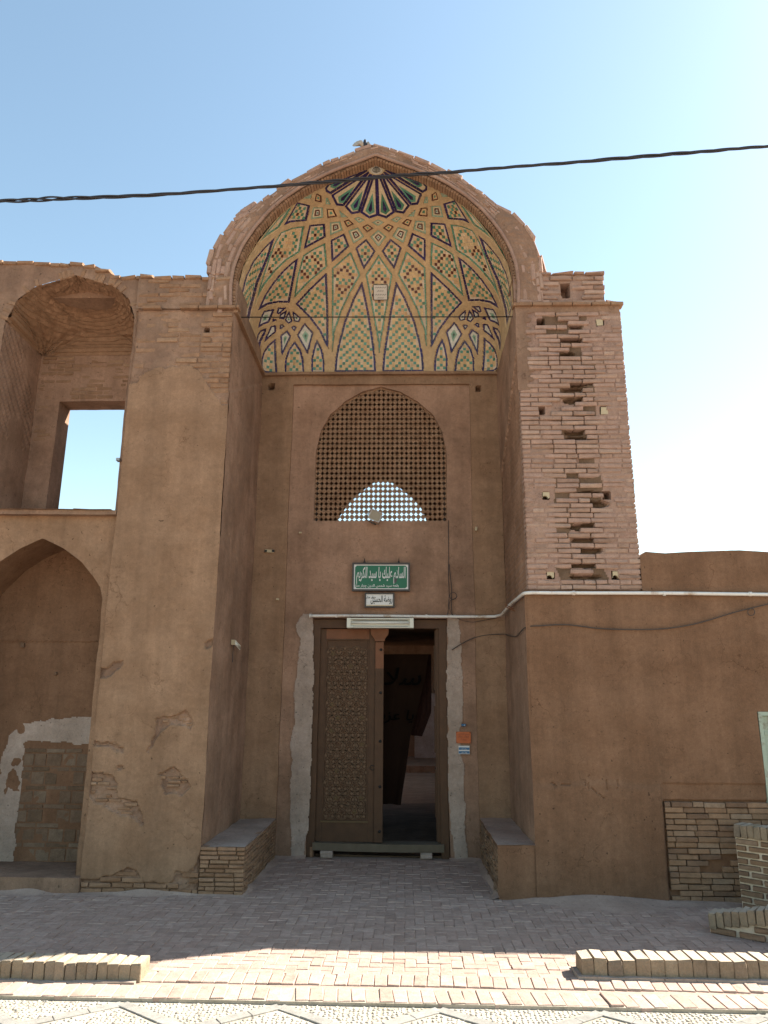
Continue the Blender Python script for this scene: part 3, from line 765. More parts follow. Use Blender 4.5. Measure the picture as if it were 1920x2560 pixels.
def field(poly, style, rot):
    c2 = sum(poly)/len(poly); c3, n3 = ab_pt(c2)
    up = Vector((0, 0, 1)); e2 = (up-n3*up.dot(n3)).normalized(); e1 = e2.cross(n3).normalized()
    if e1.x < 0: e1 = -e1
    th = rad(rot); f1 = e1*math.cos(th)+e2*math.sin(th)*1; f2 = e2*math.cos(th)-e1*math.sin(th)
    if style == 'check': th2 = 0
    p = .0385
    n = 60; done = set()
    def probe(i, j):
        q = c3+f1*(i*p)+f2*(j*p)
        h = bvh.ray_cast(q-n3*(-1.2), -n3, 2.6)
        if h[0] is None: h = bvh.find_nearest(q)
        if h[0] is None: return None
        ab = to_ab(np.array(h[0])); return (h[0], inward(h[1], h[0]), ab)
    arr = [np.array(to_ab(c3+f1*a+f2*b)) for a, b in ((p, 0), (0, p))]
    # range estimate
    P3 = [ab_pt(x)[0]-c3 for x in poly]
    i0 = int(min(v.dot(f1) for v in P3)/p)-2; i1 = int(max(v.dot(f1) for v in P3)/p)+2
    j0 = int(min(v.dot(f2) for v in P3)/p)-2; j1 = int(max(v.dot(f2) for v in P3)/p)+2
    pr = {}; poly_a = poly
    for i in range(i0, i1+1):
        for j in range(j0, j1+1):
            r_ = probe(i, j)
            if r_ is None: continue
            if inpoly(np.array([r_[2][0]]), np.array([r_[2][1]]), poly_a)[0]: pr[(i, j)] = r_
    def edge(k): return min(segdist(pr[k][2][0], pr[k][2][1], poly[q], poly[(q+1) % len(poly)]) for q in range(len(poly)))
    def put(i, j, di, dj, key, tone):
        r_ = pr[(i, j)]; n_ = r_[1]
        t1 = (f1-n_*f1.dot(n_)).normalized(); t2 = n_.cross(t1); t2 = t2 if t2.dot(f2) > 0 else -t2
        g_ = .0022; a0, a1 = -p/2+g_, p*(di-.5)-g_; b0, b1 = -p/2+g_, p*(dj-.5)-g_
        o = r_[0]; cs = [o+t1*a0+t2*b0, o+t1*a1+t2*b0, o+t1*a1+t2*b1, o+t1*a0+t2*b1]
        V, F = prism3(cs, n_, .0045 if key == 'ochre' else .006)
        TS[key].add(V, F, tone)
    sp = .0062
    for (i, j), r_ in sorted(pr.items()):
        if (i, j) in done: continue
        e = edge((i, j))
        if e < .0016: continue
        if style in ('chev', 'chevn'):
            k = (j+abs(i)) % 3
            if k == 0: put(i, j, 1, 1, 'green', random.random())
            else:
                two = k == 1 and (i, j+1) in pr and edge((i, j+1)) > .0016
                put(i, j, 1, 2 if two else 1, 'ochre', random.random())
                if two: done.add((i, j+1))
        elif style == 'check':
            if (i+j) % 2 == 0: put(i, j, 1, 1, 'maroon' if (i, j) == (0, 0) else 'green', random.random())
            else: put(i, j, 1, 1, 'ochre', random.random())
        else:
            jj = j-KOFF
            rr = abs(i)+abs(jj)
            if rr == 4 and (i % 1 == 0): put(i, j, 1, 1, 'maroon', random.random()) if (i+4) % 1 == 0 and (abs(i) % 1 == 0) and ((i-jj) % 2 == 0) else None; done.add((i, j)); continue
            if rr == 0: put(i, j, 1, 1, 'green', 0.4); continue
            near = .0045 < e < .0105 and (i+j) % 2 == 0
            low = jj < -5 and (i+j) % 2 == 0 and (i-j) % 4 == 0
            if near or low: put(i, j, 1, 1, 'green', random.random()); continue
            def free(a, b):
                if (a, b) not in pr or (a, b) in done: return False
                if abs(a)+abs(b-KOFF) in (0, 4): return False
                ee = edge((a, b))
                return ee > .0016 and not (.0045 < ee < .0105 and (a+b) % 2 == 0) and not ((b-KOFF) < -5 and (a+b) % 2 == 0 and (a-b) % 4 == 0)
            two = free(i+1, j)
            put(i, j, 2 if two else 1, 1, 'ochre', random.random())
            if two: done.add((i+1, j))
KOFF = 0
for v, style, rot in cells:
    KOFF = 0
    if style == 'check': field(ring(v, .0030, 'navy'), style, rot)
    elif style == 'kite':
        zs = [q[1] for q in v]; KOFF = int(round((max(zs)-min(zs))*8.6*.16/.0385)) if rot == 0 else 0
        field(ring(v, .0024, 'green'), style, rot)
    elif style == 'chev': field(ring(v, .0030, 'navy'), style, rot)
    elif style == 'chevn': field(ring(v, .0026, 'navy'), style, rot)
    elif style == 'gr':
        a = ring(v, .0022, 'paleg', part=False); fillp(a, 'cream'); c = sum(a)/len(a)
        q = [c+(x-c)*.38 for x in a]; fillp(q, 'maroon', .006)
    elif style == 'gw':
        a = ring(v, .0024, 'paleg'); fillp(a, 'cream'); b = offset(a, .0022); c = sum(b)/len(b)
        b = [c+(x-c)*.92 for x in b]; d = ring(b, .0018, 'maroon', .009); fillp(d, 'white', .007)
        c = sum(d)/len(d); fillp([c+(x-c)*.45 for x in d], 'green', .010)
    elif style == 'mg':
        a = ring(v, .0020, 'maroon'); fillp(a, 'ochre', .003); c = sum(a)/len(a); fillp([c+(x-c)*.42 for x in a], 'green', .006)
    elif style == 'petal':
        a = ring(v, .0036, 'navy', .010, .011); fillp(a, 'cream')
    elif style == 'wkite':
        a = ring(v, .0026, 'navy'); fillp(a, 'white'); c = sum(a)/len(a)
        b = [c+(x-c)*.5 for x in a]; fillp(b, 'paleg', .005); fillp([c+(x-c)*.26 for x in a], 'green', .008); fillp([c+(x-c)*.1 for x in a], 'maroon', .010)
    elif style == 'wtiny':
        a = ring(v, .0020, 'navy', part=False); fillp(a, 'white'); c = sum(a)/len(a); fillp([c+(x-c)*.35 for x in a], 'green', .006)
    else:
        a = ring(v, .0024, 'navy', part=False); fillp(a, 'white')
# green darts inside the petals of the fan
for sgn in (1, -1):
    for S, Tp, wd in (((817, 290), (740, 858), 62), ((763, 280), (508, 803), 60), ((730, 254), (310, 690), 58), ((706, 228), (190, 470), 44)):
        S, Tp = np.array(S, float), np.array(Tp, float); d = Tp-S; u = d/np.linalg.norm(d); w = np.array([-u[1], u[0]])
        for f0, f1_, fm, ww, key, hh in ((.42, .915, .84, wd, 'green', .006), (.58, .86, .80, wd*.42, 'navy', .010)):
            pts = [S+d*f0, S+d*fm+w*ww, S+d*f1_, S+d*fm-w*ww]
            ab = [px_ab(Z4([tuple(p)])[0]) for p in pts]; ab = [np.array([q[0]*sgn, q[1]]) for q in ab]
            if area2(ab) < 0: ab = ab[::-1]
            fillp(ab, key, hh)
# emblem disc at the crown of the fan
ec = px_ab((940.5, 421.5)); ec[0] = 0
def disc(r1, r2, key, h, n=28):
    fillp([ec+np.array([math.cos(t)*r1, math.sin(t)*r2]) for t in np.linspace(0, 2*math.pi, n, endpoint=False)], key, h)
disc(.0132, .0096, 'cream', .019); disc(.0104, .0082, 'white', .022)
em = MB()
def stroke(pts, w):
    for a, b in zip(pts[:-1], pts[1:]):
        a, b = np.array(a), np.array(b); d = b-a; d /= np.linalg.norm(d); q = np.array([-d[1], d[0]])*w/2
        P3 = [ab_pt(ec+x) for x in (a-q-d*w*.2, b-q+d*w*.2, b+q+d*w*.2, a+q-d*w*.2)]
        V, F = prism3([x[0] for x in P3], P3[0][1], .003, .0235); em.add(V, F)
s_ = .0060
stroke([(0, -s_*.98), (0, s_*.95)], .0007)
for sg in (1, -1):
    stroke([(sg*s_*.22*math.sin(t)+sg*.0006, s_*.86*math.cos(t)) for t in np.linspace(.5, 2.8, 7)], .00055)
    stroke([(sg*s_*(.52*math.sin(t)+.16), s_*.9*math.cos(t)) for t in np.linspace(.35, 2.75, 8)], .0006)
    stroke([(sg*s_*(.88*math.sin(t)+.2), s_*.85*math.cos(t)) for t in np.linspace(.5, 2.5, 8)], .0005)
em.build('emblem', M['iron'], vault)
names = dict(navy='navy_tile', green='green_tile', paleg='pale_green_tile', maroon='maroon_tile', white='white_panel', cream='cream_panel', ochre='ochre_tile')
for k, mb in TS.items():
    if mb.f: mb.build(names[k], M[k], vault, kind='stuff')
BORD.sort(key=lambda b: -b[0])
for ar, key, V, F, tn in BORD[:300]:
    m_ = MB(); m_.add(V, F, tn); m_.build('border_tile', M[key], vault)
rest = {}
for ar, key, V, F, tn in BORD[300:]: rest.setdefault(key, MB()).add(V, F, tn)
for key, mb in rest.items(): mb.build('border_tile', M[key], vault, kind='stuff')

# ================================================================== PORTAL MASONRY
pr = portal
FY = 0.0
inner_ = np.concatenate([pb_, (pb_*[-1, 1])[::-1][1:]])       # right foot -> crown -> left foot
outer_ = np.concatenate([po_, (po_*[-1, 1])[::-1][1:]]); inner_ = inner_+[XC, 0]; outer_ = outer_+[XC, 0]
# irregular outer rim
def ring_strip(mb, a, b, nr, Y, flip=False, bulge=None, jag=0):
    n = len(a); S = np.linspace(0, 1, nr)
    P = np.zeros((n, nr, 3))
    for k, s in enumerate(S):
        q = a+(b-a)*s; P[:, k, 0] = q[:, 0]; P[:, k, 2] = q[:, 1]; P[:, k, 1] = Y if np.isscalar(Y) else Y[k]
    P = warp(P, 1.3); P[..., 1] += (.014*fbm(P, 5, 3, 77)+.008*fbm(P, 22, 3, 78))*np.sin(S*math.pi)[None]
    mb.grid(P, flip=flip)
def off_curve(c, d):
    t = np.gradient(c, axis=0); t /= np.linalg.norm(t, axis=1)[:, None]+1e-9
    n = np.stack([t[:, 1], -t[:, 0]], -1); n *= np.sign((n*(c-[0, 6.2])).sum(1))[:, None]
    return c+n*np.asarray(d).reshape(-1, 1)
fine = lambda c, n: np.stack([np.interp(np.linspace(0, 1, n), np.linspace(0, 1, len(c)), c[:, k]) for k in (0, 1)], -1)
inF = fine(inner_, 320); ouF = fine(outer_, 320)
# the arch face: bead at the inner edge, then weathered mud face out to the broken rim
am = MB()
b0 = off_curve(inF, .050)
ring_strip(am, b0, ouF, 14, FY, flip=True)
ring_strip(am, ouF, ouF+[0, 0], 2, [FY, .42], flip=True)
rim2 = off_curve(ouF, 0.0)
am.build('arch_face', M['plaster_old'], pr)
bd = MB()
pts = warp(np.stack([off_curve(inF, .034)[:, 0], np.full(320, -.004), off_curve(inF, .034)[:, 1]], -1))
bd.tube(pts, .019, 8); bd.build('arch_bead', M['pink'], pr, smooth=True)
# soffit backing and little bricks set radially
sf = MB(); tF = fine(np.concatenate([pt_, (pt_*[-1, 1])[::-1][1:]])+[XC, 0], 320)
ring_strip(sf, b0, off_curve(inF, .004), 3, [.028, .028, .03], flip=False)
ring_strip(sf, off_curve(inF, .004), off_curve(tF, .012), 5, np.array([.03, .07, .11, .14, VY0+.02]), flip=True)
sf.build('arch_soffit', M['core'], pr)
B = Bricks('brick_tan', pr, 'soffit_brick', jit=.04, cham=.05, limit=0)
d = np.r_[0, np.cumsum(np.linalg.norm(np.diff(inF, axis=0), axis=1))]; nb = int(d[-1]/.034)
for i in range(nb):
    s = (i+.5)*d[-1]/nb; x = np.interp(s, d, off_curve(inF, .008)[:, 0]); z = np.interp(s, d, off_curve(inF, .008)[:, 1])
    x2 = np.interp(s+.01, d, inF[:, 0]); z2 = np.interp(s+.01, d, inF[:, 1]); x1 = np.interp(s-.01, d, inF[:, 0]); z1 = np.interp(s-.01, d, inF[:, 1])
    a = math.atan2(z2-z1, x2-x1)
    B.put((x, .08+random.gauss(0, .002), z), (.029, .115, .032+random.gauss(0, .002)), roty(-a))
B.flush()
# rim bricks lying along the extrados, and a second course further back
B = Bricks('brick_pink', pr, 'rim_brick', jit=.07, cham=.12)
d = np.r_[0, np.cumsum(np.linalg.norm(np.diff(ouF, axis=0), axis=1))]
for lay, (off, y0, dep, ln) in enumerate(((.006, -.004, .12, .20), (.034, .16, .24, .24))):
    s = .0
    while s < d[-1]-.1:
        w = ln*random.choice((1, 1, 1, .5)); sc_ = s+w/2
        c = off_curve(ouF, off); x = np.interp(sc_, d, c[:, 0]); z = np.interp(sc_, d, c[:, 1])
        xa, za, xb, zb = (np.interp(sc_-.05, d, ouF[:, 0]), np.interp(sc_-.05, d, ouF[:, 1]), np.interp(sc_+.05, d, ouF[:, 0]), np.interp(sc_+.05, d, ouF[:, 1]))
        a = math.atan2(zb-za, xb-xa)
        lowflank = z < 7.0
        if lay == 0 or random.random() < .9:
            rs = .034 if (lay == 1 and lowflank and x > 0) else 0
            nx, nz = -math.sin(a), math.cos(a)
            if nx*x+nz*(z-6) < 0: nx, nz = -nx, -nz
            j = random.gauss(0, .011)+rs
            B.put((x+nx*j, y0+dep/2+random.gauss(0, .008), z+nz*j), (w-.01, dep, .05), roty(-a+random.gauss(0, .02)))
        s += w
for row in range(4):
    s = random.random()*.1
    while s < d[-1]-.1:
        w = random.choice((.2, .2, .1)); sc_ = s+w/2
        fr = (.22, .44, .66, .88)[row]
        if random.random() < .72:
            k_ = sc_/d[-1]*319; i_ = min(318, int(k_)); ci = b0[i_]+(ouF[i_]-b0[i_])*fr; cj = b0[i_+1]+(ouF[i_+1]-b0[i_+1])*fr
            a = math.atan2(cj[1]-ci[1], cj[0]-ci[0]); th_ = np.linalg.norm(ouF[i_]-b0[i_])/4
            B.put((ci[0], .05+random.uniform(-.010, .008), ci[1]), (w-.01, .1, min(.055, th_-.006)), roty(-a+random.gauss(0, .02)))
        s += w
for px, py, a, w in ((624, 524, .75, .2), (607, 537, .8, .16)):          # loose brick standing proud of the left rim
    q = atY((px, py), .08); B.put(q, (w, .11, .07), roty(-a))
B.flush()
# extrados shell that closes the half dome
es = MB(); tt = np.linspace(0, 1, 46); ths = np.linspace(0, math.pi, 60); P = np.zeros((46, 60, 3))
for i, t in enumerate(tt):
    p = vsurf(np.full_like(ths, t), ths); k = 1+.13
    P[i, :, 0] = XC+(p[:, 0]-XC)*1.10; P[i, :, 1] = .3+(p[:, 1]-VY0)*1.08; P[i, :, 2] = 5.5+(p[:, 2]-5.5)*1.055
es.grid(P); es.build('dome_shell', M['plaster_old'], pr)

# ---- left pier
def pz(pts, Y=0.): return [tuple(q) for q in XZ(np.array(pts, float), Y)]
def L3(l): return [(x/2.2565, 1280+y/2.2565) for x, y in l]
plaster_top = pz([(300, 960), (345, 952), (352, 935), (385, 919), (478, 915), (508, 935), (522, 965), (545, 990), (556, 1012), (600, 1020), (600, 2400), (150, 2400)])
DMG = [pz(L3(p)) for p in (
 [(545, 880), (590, 882), (620, 870), (640, 840), (692, 834), (680, 880), (640, 915), (548, 942)],
 [(888, 1160), (1000, 1150), (1040, 1120), (1092, 1170), (1080, 1225), (1000, 1200), (910, 1225), (880, 1290), (830, 1370), (865, 1260)],
 [(505, 1285), (600, 1300), (700, 1330), (690, 1352), (600, 1325), (505, 1310)],
 [(480, 1470), (620, 1490), (660, 1560), (660, 1620), (770, 1640), (805, 1760), (700, 1710), (640, 1695), (540, 1640), (480, 1560)],
 [(886, 1490), (980, 1440), (1060, 1510), (1074, 1560), (1000, 1600), (930, 1580)],
 [(650, 1440), (690, 1425), (685, 1450), (655, 1465)], [(1150, 735), (1215, 710), (1205, 745), (1160, 775)],
 [(400, 2078), (600, 2066), (690, 2022), (760, 2015), (792, 2045), (800, 2075), (900, 2105), (975, 2085), (985, 2020), (1060, 2045), (1100, 2000), (1150, 1900), (1420, 1900), (1420, 2200), (400, 2200)])]
BRICKED = (1, 3, 4, 7)
def jag(x, z, s=1.): 
    p = np.stack([x, x*0, z], -1); return x+s*(.018*fbm(p, 14, 3, 5)), z+s*(.018*fbm(p, 14, 3, 9))
def pier_disp(x, z):
    jx, jz = jag(x, z); d = np.zeros_like(x)
    bare = ~inpoly(jx, jz, plaster_top); d = np.where(bare, .012+.005*fbm(np.stack([x, x*0, z], -1), 9, 3, 8), d)
    for k, p in enumerate(DMG):
        m = sum(inpoly(jx+ox, jz+oz, p).astype(float) for ox, oz in ((0, 0), (.007, 0), (-.007, 0), (0, .007), (0, -.009)))/5
        d = d+m*(.023+.007*fbm(np.stack([x, x*0, z], -1), 22, 3, 4))
    # trowel ridge and shallow hollows
    d = d+.004*fbm(np.stack([x, x*0, z], -1), 2.6, 3, 61)
    h = (np.abs(x-HOL[0][0]) < .03) & (np.abs(z-HOL[0][1]) < .032); d = np.where(h, .16, d)
    return d
HOL = pz([(517, 823)])
PX0, PX1 = -2.565, -1.515
pl = thing('dummy', None, None) if False else pr
pm1 = MB()
def pier_mat(x, z):
    jx, jz = jag(x, z); m = ~inpoly(jx, jz, plaster_top)
    for p in DMG: m |= inpoly(jx, jz, p)
    return m
wallY(pm1, PX0, PX1, -.03, Z_IMP, 0, .0125, pier_disp, mif=pier_mat)
pier = pm1.build('left_pier', [M['plaster'], M['plaster_old']], pr, smooth=False)
sd = MB()
wallX(sd, PX1, 0, 1.64, -.03, Z_IMP, .03, disp=lambda y, z: .005*fbm(np.stack([y*0, y, z], -1), 3, 3, 4)+.006*((z < 4.9+.5*(y-.3)) & (z > 3.2+vnoise(np.stack([y*0, y*6, z*6], -1))*.2)))
wallX(sd, PX0, 0, 2.4, -.03, Z_IMP, .06, flip=True)
wallY(sd, PX0, PX1, -.03, Z_IMP, 2.4, .3, flip=True); flatZ(sd, PX0, PX1, 0, 2.4, Z_IMP-.01, .2)
sd.build('left_pier_side', M['plaster_dark'], pr)
B = Bricks('brick_tan', pier, 'brick', jit=.05, cham=.07)
def sk(x, z, w):
    if abs(x-HOL[0][0]) < .08 and abs(z-HOL[0][1]) < .045: return True
    a = np.array([x]); b = np.array([z]); 
    if inpoly(a, b, plaster_top)[0]: return True
    n = vnoise(np.array([[x*2.1, 0, z*3.2]]), 3)[0]
    return random.random() < .22-.9*n-(.6 if x > -1.95 else 0)
courses(B, PX0+.02, PX1-.01, 4.62, Z_IMP-.03, .004, skip=sk, push=lambda x, z: .004+.008*random.random(), bond=.5, ch=.058)
for k in BRICKED:
    p = np.array(DMG[k]); lo, hi = p.min(0), p.max(0)
    def skd(x, z, w, p=DMG[k], k=k):
        ok = inpoly(np.array([x-w*.3, x+w*.3]), np.array([z, z]), p).all()
        if k != 7: return not ok or random.random() < .35
        return not ok or random.random() < .05
    courses(B, max(lo[0], PX0), min(hi[0], PX1-.0), max(lo[1], .0), hi[1]+.03, .012 if k != 7 else .0, skip=skd, ln=.2 if k == 7 else .12, ch=.047 if k == 7 else .035, push=lambda x, z: random.random()*.008)
B.flush()

# ---- impost cornice bricks, one row on each pier
def cornice(x0, x1, z, Yo, holes=()):
    B = Bricks('brick_tan', pr, 'cornice_brick', jit=.03, cham=.05); x = x0
    while x < x1-.03:
        w = min(.205*random.uniform(.95, 1.05), x1-x)
        if not any(a < x+w/2 < b for a, b in holes): B.put((x+w/2, Yo+.03, z), (w-.006, .11, .036), roty(random.gauss(0, .012)))
        x += w
    B.flush()
cornice(-2.50, -1.455, 5.713, -.012, ((-2.3, -2.18),)); cornice(1.435, 2.59, 5.713, -.012)
# edging strip at the foot of the vault, along both side walls and the back
ed = MB()
for sx in (-1, 1):
    ed.bx(min(sx*1.475, sx*1.52), max(sx*1.475, sx*1.52), .0, 1.6, 5.665, 5.70, step=.08, wrp=1)
ed.bx(-1.5, 1.5, 1.575, 1.63, 5.665, 5.70, step=.08, wrp=1)
ed.build('vault_ledge', M['plaster'], pr)

# ---- spandrel above the left pier (to the side wing) and beside the arch
top_left = profile([tuple(q) for q in XZ(np.array([(300, 694), (345, 690), (400, 692), (440, 695), (480, 692), (512, 696), (540, 694)], float), 0)])
sp = MB(); lo = profile(sorted([(float(a), float(b)) for a, b in po_*[-1, 1]], key=lambda q: q[0]))
wallY(sp, -2.59, -1.60, 5.72, 6.1, .012, .02, top=lambda x: top_left(x)+.012*vnoise(np.stack([x*9, x*0, x*0], -1)), disp=lambda x, z: .006*fbm(np.stack([x, x*0, z], -1), 9, 3, 3))
sp.bx(-2.59, -1.5, .03, .5, 5.7, 6.05, step=.1, wrp=1)
sp.build('left_spandrel', M['plaster_old'], pr)
B = Bricks('brick_tan', pr, 'spandrel_brick', jit=.06, cham=.08)
courses(B, -2.57, -1.72, 5.74, 6.08, .004, skip=lambda x, z, w: random.random() < .55 or z > top_left(x)-.03, push=lambda x, z: .006*random.random())
x = -2.57
while x < -1.72:
    w = random.uniform(.1, .22); B.put((x+w/2, .09, float(top_left(x+w/2))+random.uniform(-.012, .008)), (w-.01, .2, .045), roty(random.gauss(0, .04))); x += w
B.flush()

# ---- right pier: exposed brick tower standing on the wall
TX0, TX1, TZ0, TZ1 = 1.462, 2.565, 2.70, Z_IMP
tw = MB()
RH = {k: pz([p])[0] for k, p in dict(a=(1352, 805), b=(1500, 805), c=(1355, 1025), d=(1512, 1026), e=(1366, 1238), f=(1518, 1238), g=(1377, 1437), h=(1542, 1437)).items()}
def tow_disp(x, z):
    d = .0125+.006*fbm(np.stack([x, x*0, z], -1), 12, 3, 6)+.02*np.clip(1-((x-2.0)/.26)**2, 0, 1)
    for q in RH.values(): d = np.where((np.abs(x-q[0]) < .034) & (np.abs(z-q[1]) < .036), .17, d)
    return d
EB = [(1440, 815, 16, 13), (1430, 852, 42, 13), (1418, 886, 26, 7), (1434, 914, 26, 16), (1452, 932, 20, 12), (1440, 958, 50, 6), (1440, 975, 40, 9), (1442, 1000, 42, 6), (1435, 1057, 38, 8), (1442, 1079, 30, 8),
      (1447, 1096, 30, 7), (1440, 1122, 40, 5), (1475, 1232, 34, 6), (1475, 1258, 48, 8), (1470, 1285, 30, 9), (1465, 1315, 48, 8), (1468, 1348, 48, 14), (1472, 1374, 36, 8), (1460, 1410, 45, 7), (1470, 1442, 40, 6)]
EBW = [(float(c[0]), float(c[2]), w/262.*1.05, h/250.*1.15) for c, w, h in ((atY((q[0], q[1]), 0), q[2], q[3]) for q in EB)]
def ero(x, z):
    p = np.stack([x, x*0, z], -1); r = np.zeros_like(x)
    jx = x+.03*vnoise(p*11, 5); jz = z+.010*vnoise(p*17, 6)
    for cx, cz, w, h in EBW: r = np.maximum(r, 1-((jx-cx)/w)**2-((jz-cz)/h)**2)
    return np.clip(r, 0, 1)*(.85+.35*vnoise(p*np.array([13, 1, 9.]), 29))
def tow_disp2(x, z): return tow_disp(x, z)+.075*np.clip(ero(x, z)*2.2, 0, 1)
wallY(tw, TX0+.02, TX1-.02, TZ0-.02, TZ1, 0, .0125, tow_disp2, mif=lambda x, z: (ero(x, z) > .3) | ((np.abs(x-2.0-(z-4)*.01+.05*vnoise(np.stack([x*0, z*0, z*4], -1), 3)) < .23) & (vnoise(np.stack([x*4, z*0, z*5], -1), 13) > -.45)))
wallX(tw, TX1-.02, 0.04, 2.4, TZ0, TZ1, .1); wallY(tw, TX0, TX1, TZ0, TZ1, 2.4, .4, flip=True); flatZ(tw, TX0, TX1-.01, 0.03, 2.4, TZ1-.012, .1)
tower = tw.build('right_pier', [M['pink'], M['core']], pr)
ts = MB()
wallX(ts, TX0, .0, 1.64, -.03, Z_IMP, .03, flip=True, disp=lambda y, z: -.005*fbm(np.stack([y*0, y, z], -1), 3, 3, 4)+np.where((z < 4.78+.55*(.8-y)) & (z > 2.7), .02+.006*np.sign(np.sin(z*112)), 0))
ts.build('right_pier_side', M['plaster_dark'], pr)
B = Bricks('brick_pink', tower, 'brick', jit=.05, cham=.09)
def tsk(x, z, w):
    for q in RH.values():
        if abs(x-q[0]) < .03+w/2*.75 and abs(z-q[1]) < .055: return True
    if x < TX0+.13 and z > 4.75+.05*math.sin(z*20): return True
    return random.random() < max(0, float(ero(np.array([x]), np.array([z]))[0])-.12)*1.7+(.07 if abs(x-2.0) < .22 else .0)
courses(B, TX0+.01, TX1, TZ0, TZ1-.06, .002, ch=.0505, ln=.225, depth=.10, skip=tsk, rough=.0022,
        push=lambda x, z: .02*random.random()*max(0, float(ero(np.array([x]), np.array([z]))[0])), joint=.006)
B.flush()
# mud plaster left over the inner corner of the tower, ragged edge
pf_ = MB()
edgef = lambda z: TX0+.15+.02*np.sign(np.sin(z*57))+.02*np.sin(z*9)
zz = L(4.75, Z_IMP-.03, .012); A, S_ = np.meshgrid(zz, np.linspace(0, 1, 10), indexing='ij')
Xp = TX0+(edgef(A)-TX0)*S_; P = warp(np.stack([Xp, 0*A-.004+.01*S_**6, A], -1)); pf_.grid(P, flip=True)
A, S_ = np.meshgrid(L(TX0, TX1-.02, .015), np.linspace(0, 1, 8), indexing='ij')
P = warp(np.stack([A, 0*A-.003+.008*(1-S_), (Z_IMP-.075-.02*vnoise(np.stack([A*12, A*0, A*0], -1)))*(1-S_)+(Z_IMP)*S_], -1)); pf_.grid(P)
pf_.build('mud_facing', M['plaster_old'], pr)
# putlog hole plugs
for k, full in (('b', 1), ('d', 1), ('e', 0), ('g', 0), ('h', 0)):
    q = RH[k]; m_ = MB()
    if full: m_.box((q[0], .03, q[1]), (.033, .02, .035), tone=.5, jit=.004)
    else:
        n = 10; poly = [(q[0]-.033, q[1]+.035), (q[0]-.033, q[1]-.02)]+[(q[0]-.012+.03*math.cos(t), q[1]-.035+.034*math.sin(t)) for t in np.linspace(math.pi*.95, .1, n)]+[(q[0]+.033, q[1]-.02), (q[0]+.033, q[1]+.035)]
        m_.prism(poly[::-1], .012, .05)
    m_.build('hole_plug', M['plug'], pr)
# parapet block over the tower
PBX0, PBX1, PBZ = 1.66, 2.42, 6.115
ph = pz([(1418, 724)])[0]
pb2 = MB()
def pdisp(x, z):
    d = .03+.008*fbm(np.stack([x, x*0, z], -1), 12, 3, 16)
    return np.where((np.abs(x-ph[0]+.01) < .042-.05*np.clip(ph[1]-z, 0, .2)) & (np.abs(z-ph[1]) < .085), .2, d)
wallY(pb2, PBX0-.2, PBX1-.015, 5.72, PBZ-.03, 0, .0125, pdisp)
wallX(pb2, PBX1-.02, .02, .45, 5.7, PBZ-.03, .05); wallX(pb2, PBX0-.02, .02, .45, 5.7, PBZ-.03, .05, flip=True); flatZ(pb2, PBX0-.2, PBX1-.015, .02, .45, PBZ-.035, .05)
wallY(pb2, PBX0, PBX1, 5.7, PBZ, .45, .2, flip=True)
par = pb2.build('parapet', M['pink'], pr)
B = Bricks('brick_pink', par, 'brick', jit=.06, cham=.10)
courses(B, 1.50, PBX1, 5.735, PBZ-.05, .002, ch=.056, skip=lambda x, z, w: (abs(x-ph[0]) < .04+w*.35 and abs(z-ph[1]) < .09) or (x < PBX0 and z > 5.93) or random.random() < .06 or (random.random() < .5 and z > 5.95),
        push=lambda x, z: .012*random.random())
courses(B, PBX0-.01, PBX1+.01, PBZ-.045, PBZ+.0, -.008, ch=.045, depth=.35, rough=.003)
courses(B, PBX1, 2.53, 5.735, 5.79, .01, ch=.05, ln=.14, depth=.3)
B.flush()

# ---- back wall with raised border, recessed panel, door opening and lattice window
BY, RY = 1.63, 1.665
bwm = MB()
bh = [pz([p], BY)[0] for p in ((679, 969), (1196, 971))]
def bdisp(x, z):
    d = .004*fbm(np.stack([x, x*0, z], -1), 3, 3, 8)
    for q in bh: d = np.where((np.abs(x-q[0]) < .034) & (np.abs(z-q[1]) < .036), .14, d)
    return d
wallY(bwm, -1.53, -1.12, -.03, 5.55, BY, .018, bdisp); wallY(bwm, 1.115, 1.48, -.03, 5.55, BY, .018, bdisp)
wallY(bwm, -1.53, 1.48, 5.55, Z_IMP, BY, .03, bdisp)
wallX(bwm, -1.12, BY, RY+.01, -.03, 5.55, .02); wallX(bwm, 1.115, BY, RY+.01, -.03, 5.55, .02, flip=True)
flatZ(bwm, -1.12, 1.115, BY, RY+.01, 5.55, .02, flip=True)
bwm.build('back_wall_border', M['plaster'], pr)
LA = pz([(786, 1303), (787, 1180), (791, 1128), (801, 1079), (823, 1038), (861, 1005), (906, 980), (952, 967)], RY)
LZ0 = 3.775; LHX = .81
lz = [(abs(a), b) for a, b in LA]; lz[-1] = (0, lz[-1][1]); lz[0] = (LHX, LZ0)
arch = profile(sorted([(a, b) for a, b in lz[3:]]+[(LHX, lz[2][1]), (LHX+.001, LZ0)]))
larch = lambda x: arch(np.abs(x))
pw = MB(); pd = lambda x, z: .005*fbm(np.stack([x, x*0, z], -1), 2.5, 3, 18)
DX, DZ = .785, 2.60
wallY(pw, -1.12, -DX, -.03, DZ, RY, .02, pd); wallY(pw, DX, 1.115, -.03, DZ, RY, .02, pd)
wallY(pw, -1.12, 1.115, DZ, LZ0, RY, .02, pd)
wallY(pw, -1.12, -LHX, LZ0, 5.55, RY, .02, pd); wallY(pw, LHX, 1.115, LZ0, 5.55, RY, .02, pd)
wallY(pw, -LHX, LHX, LZ0, 5.55, RY, .015, pd, bot=lambda x: larch(np.clip(x, -LHX+.0005, LHX-.0005)))
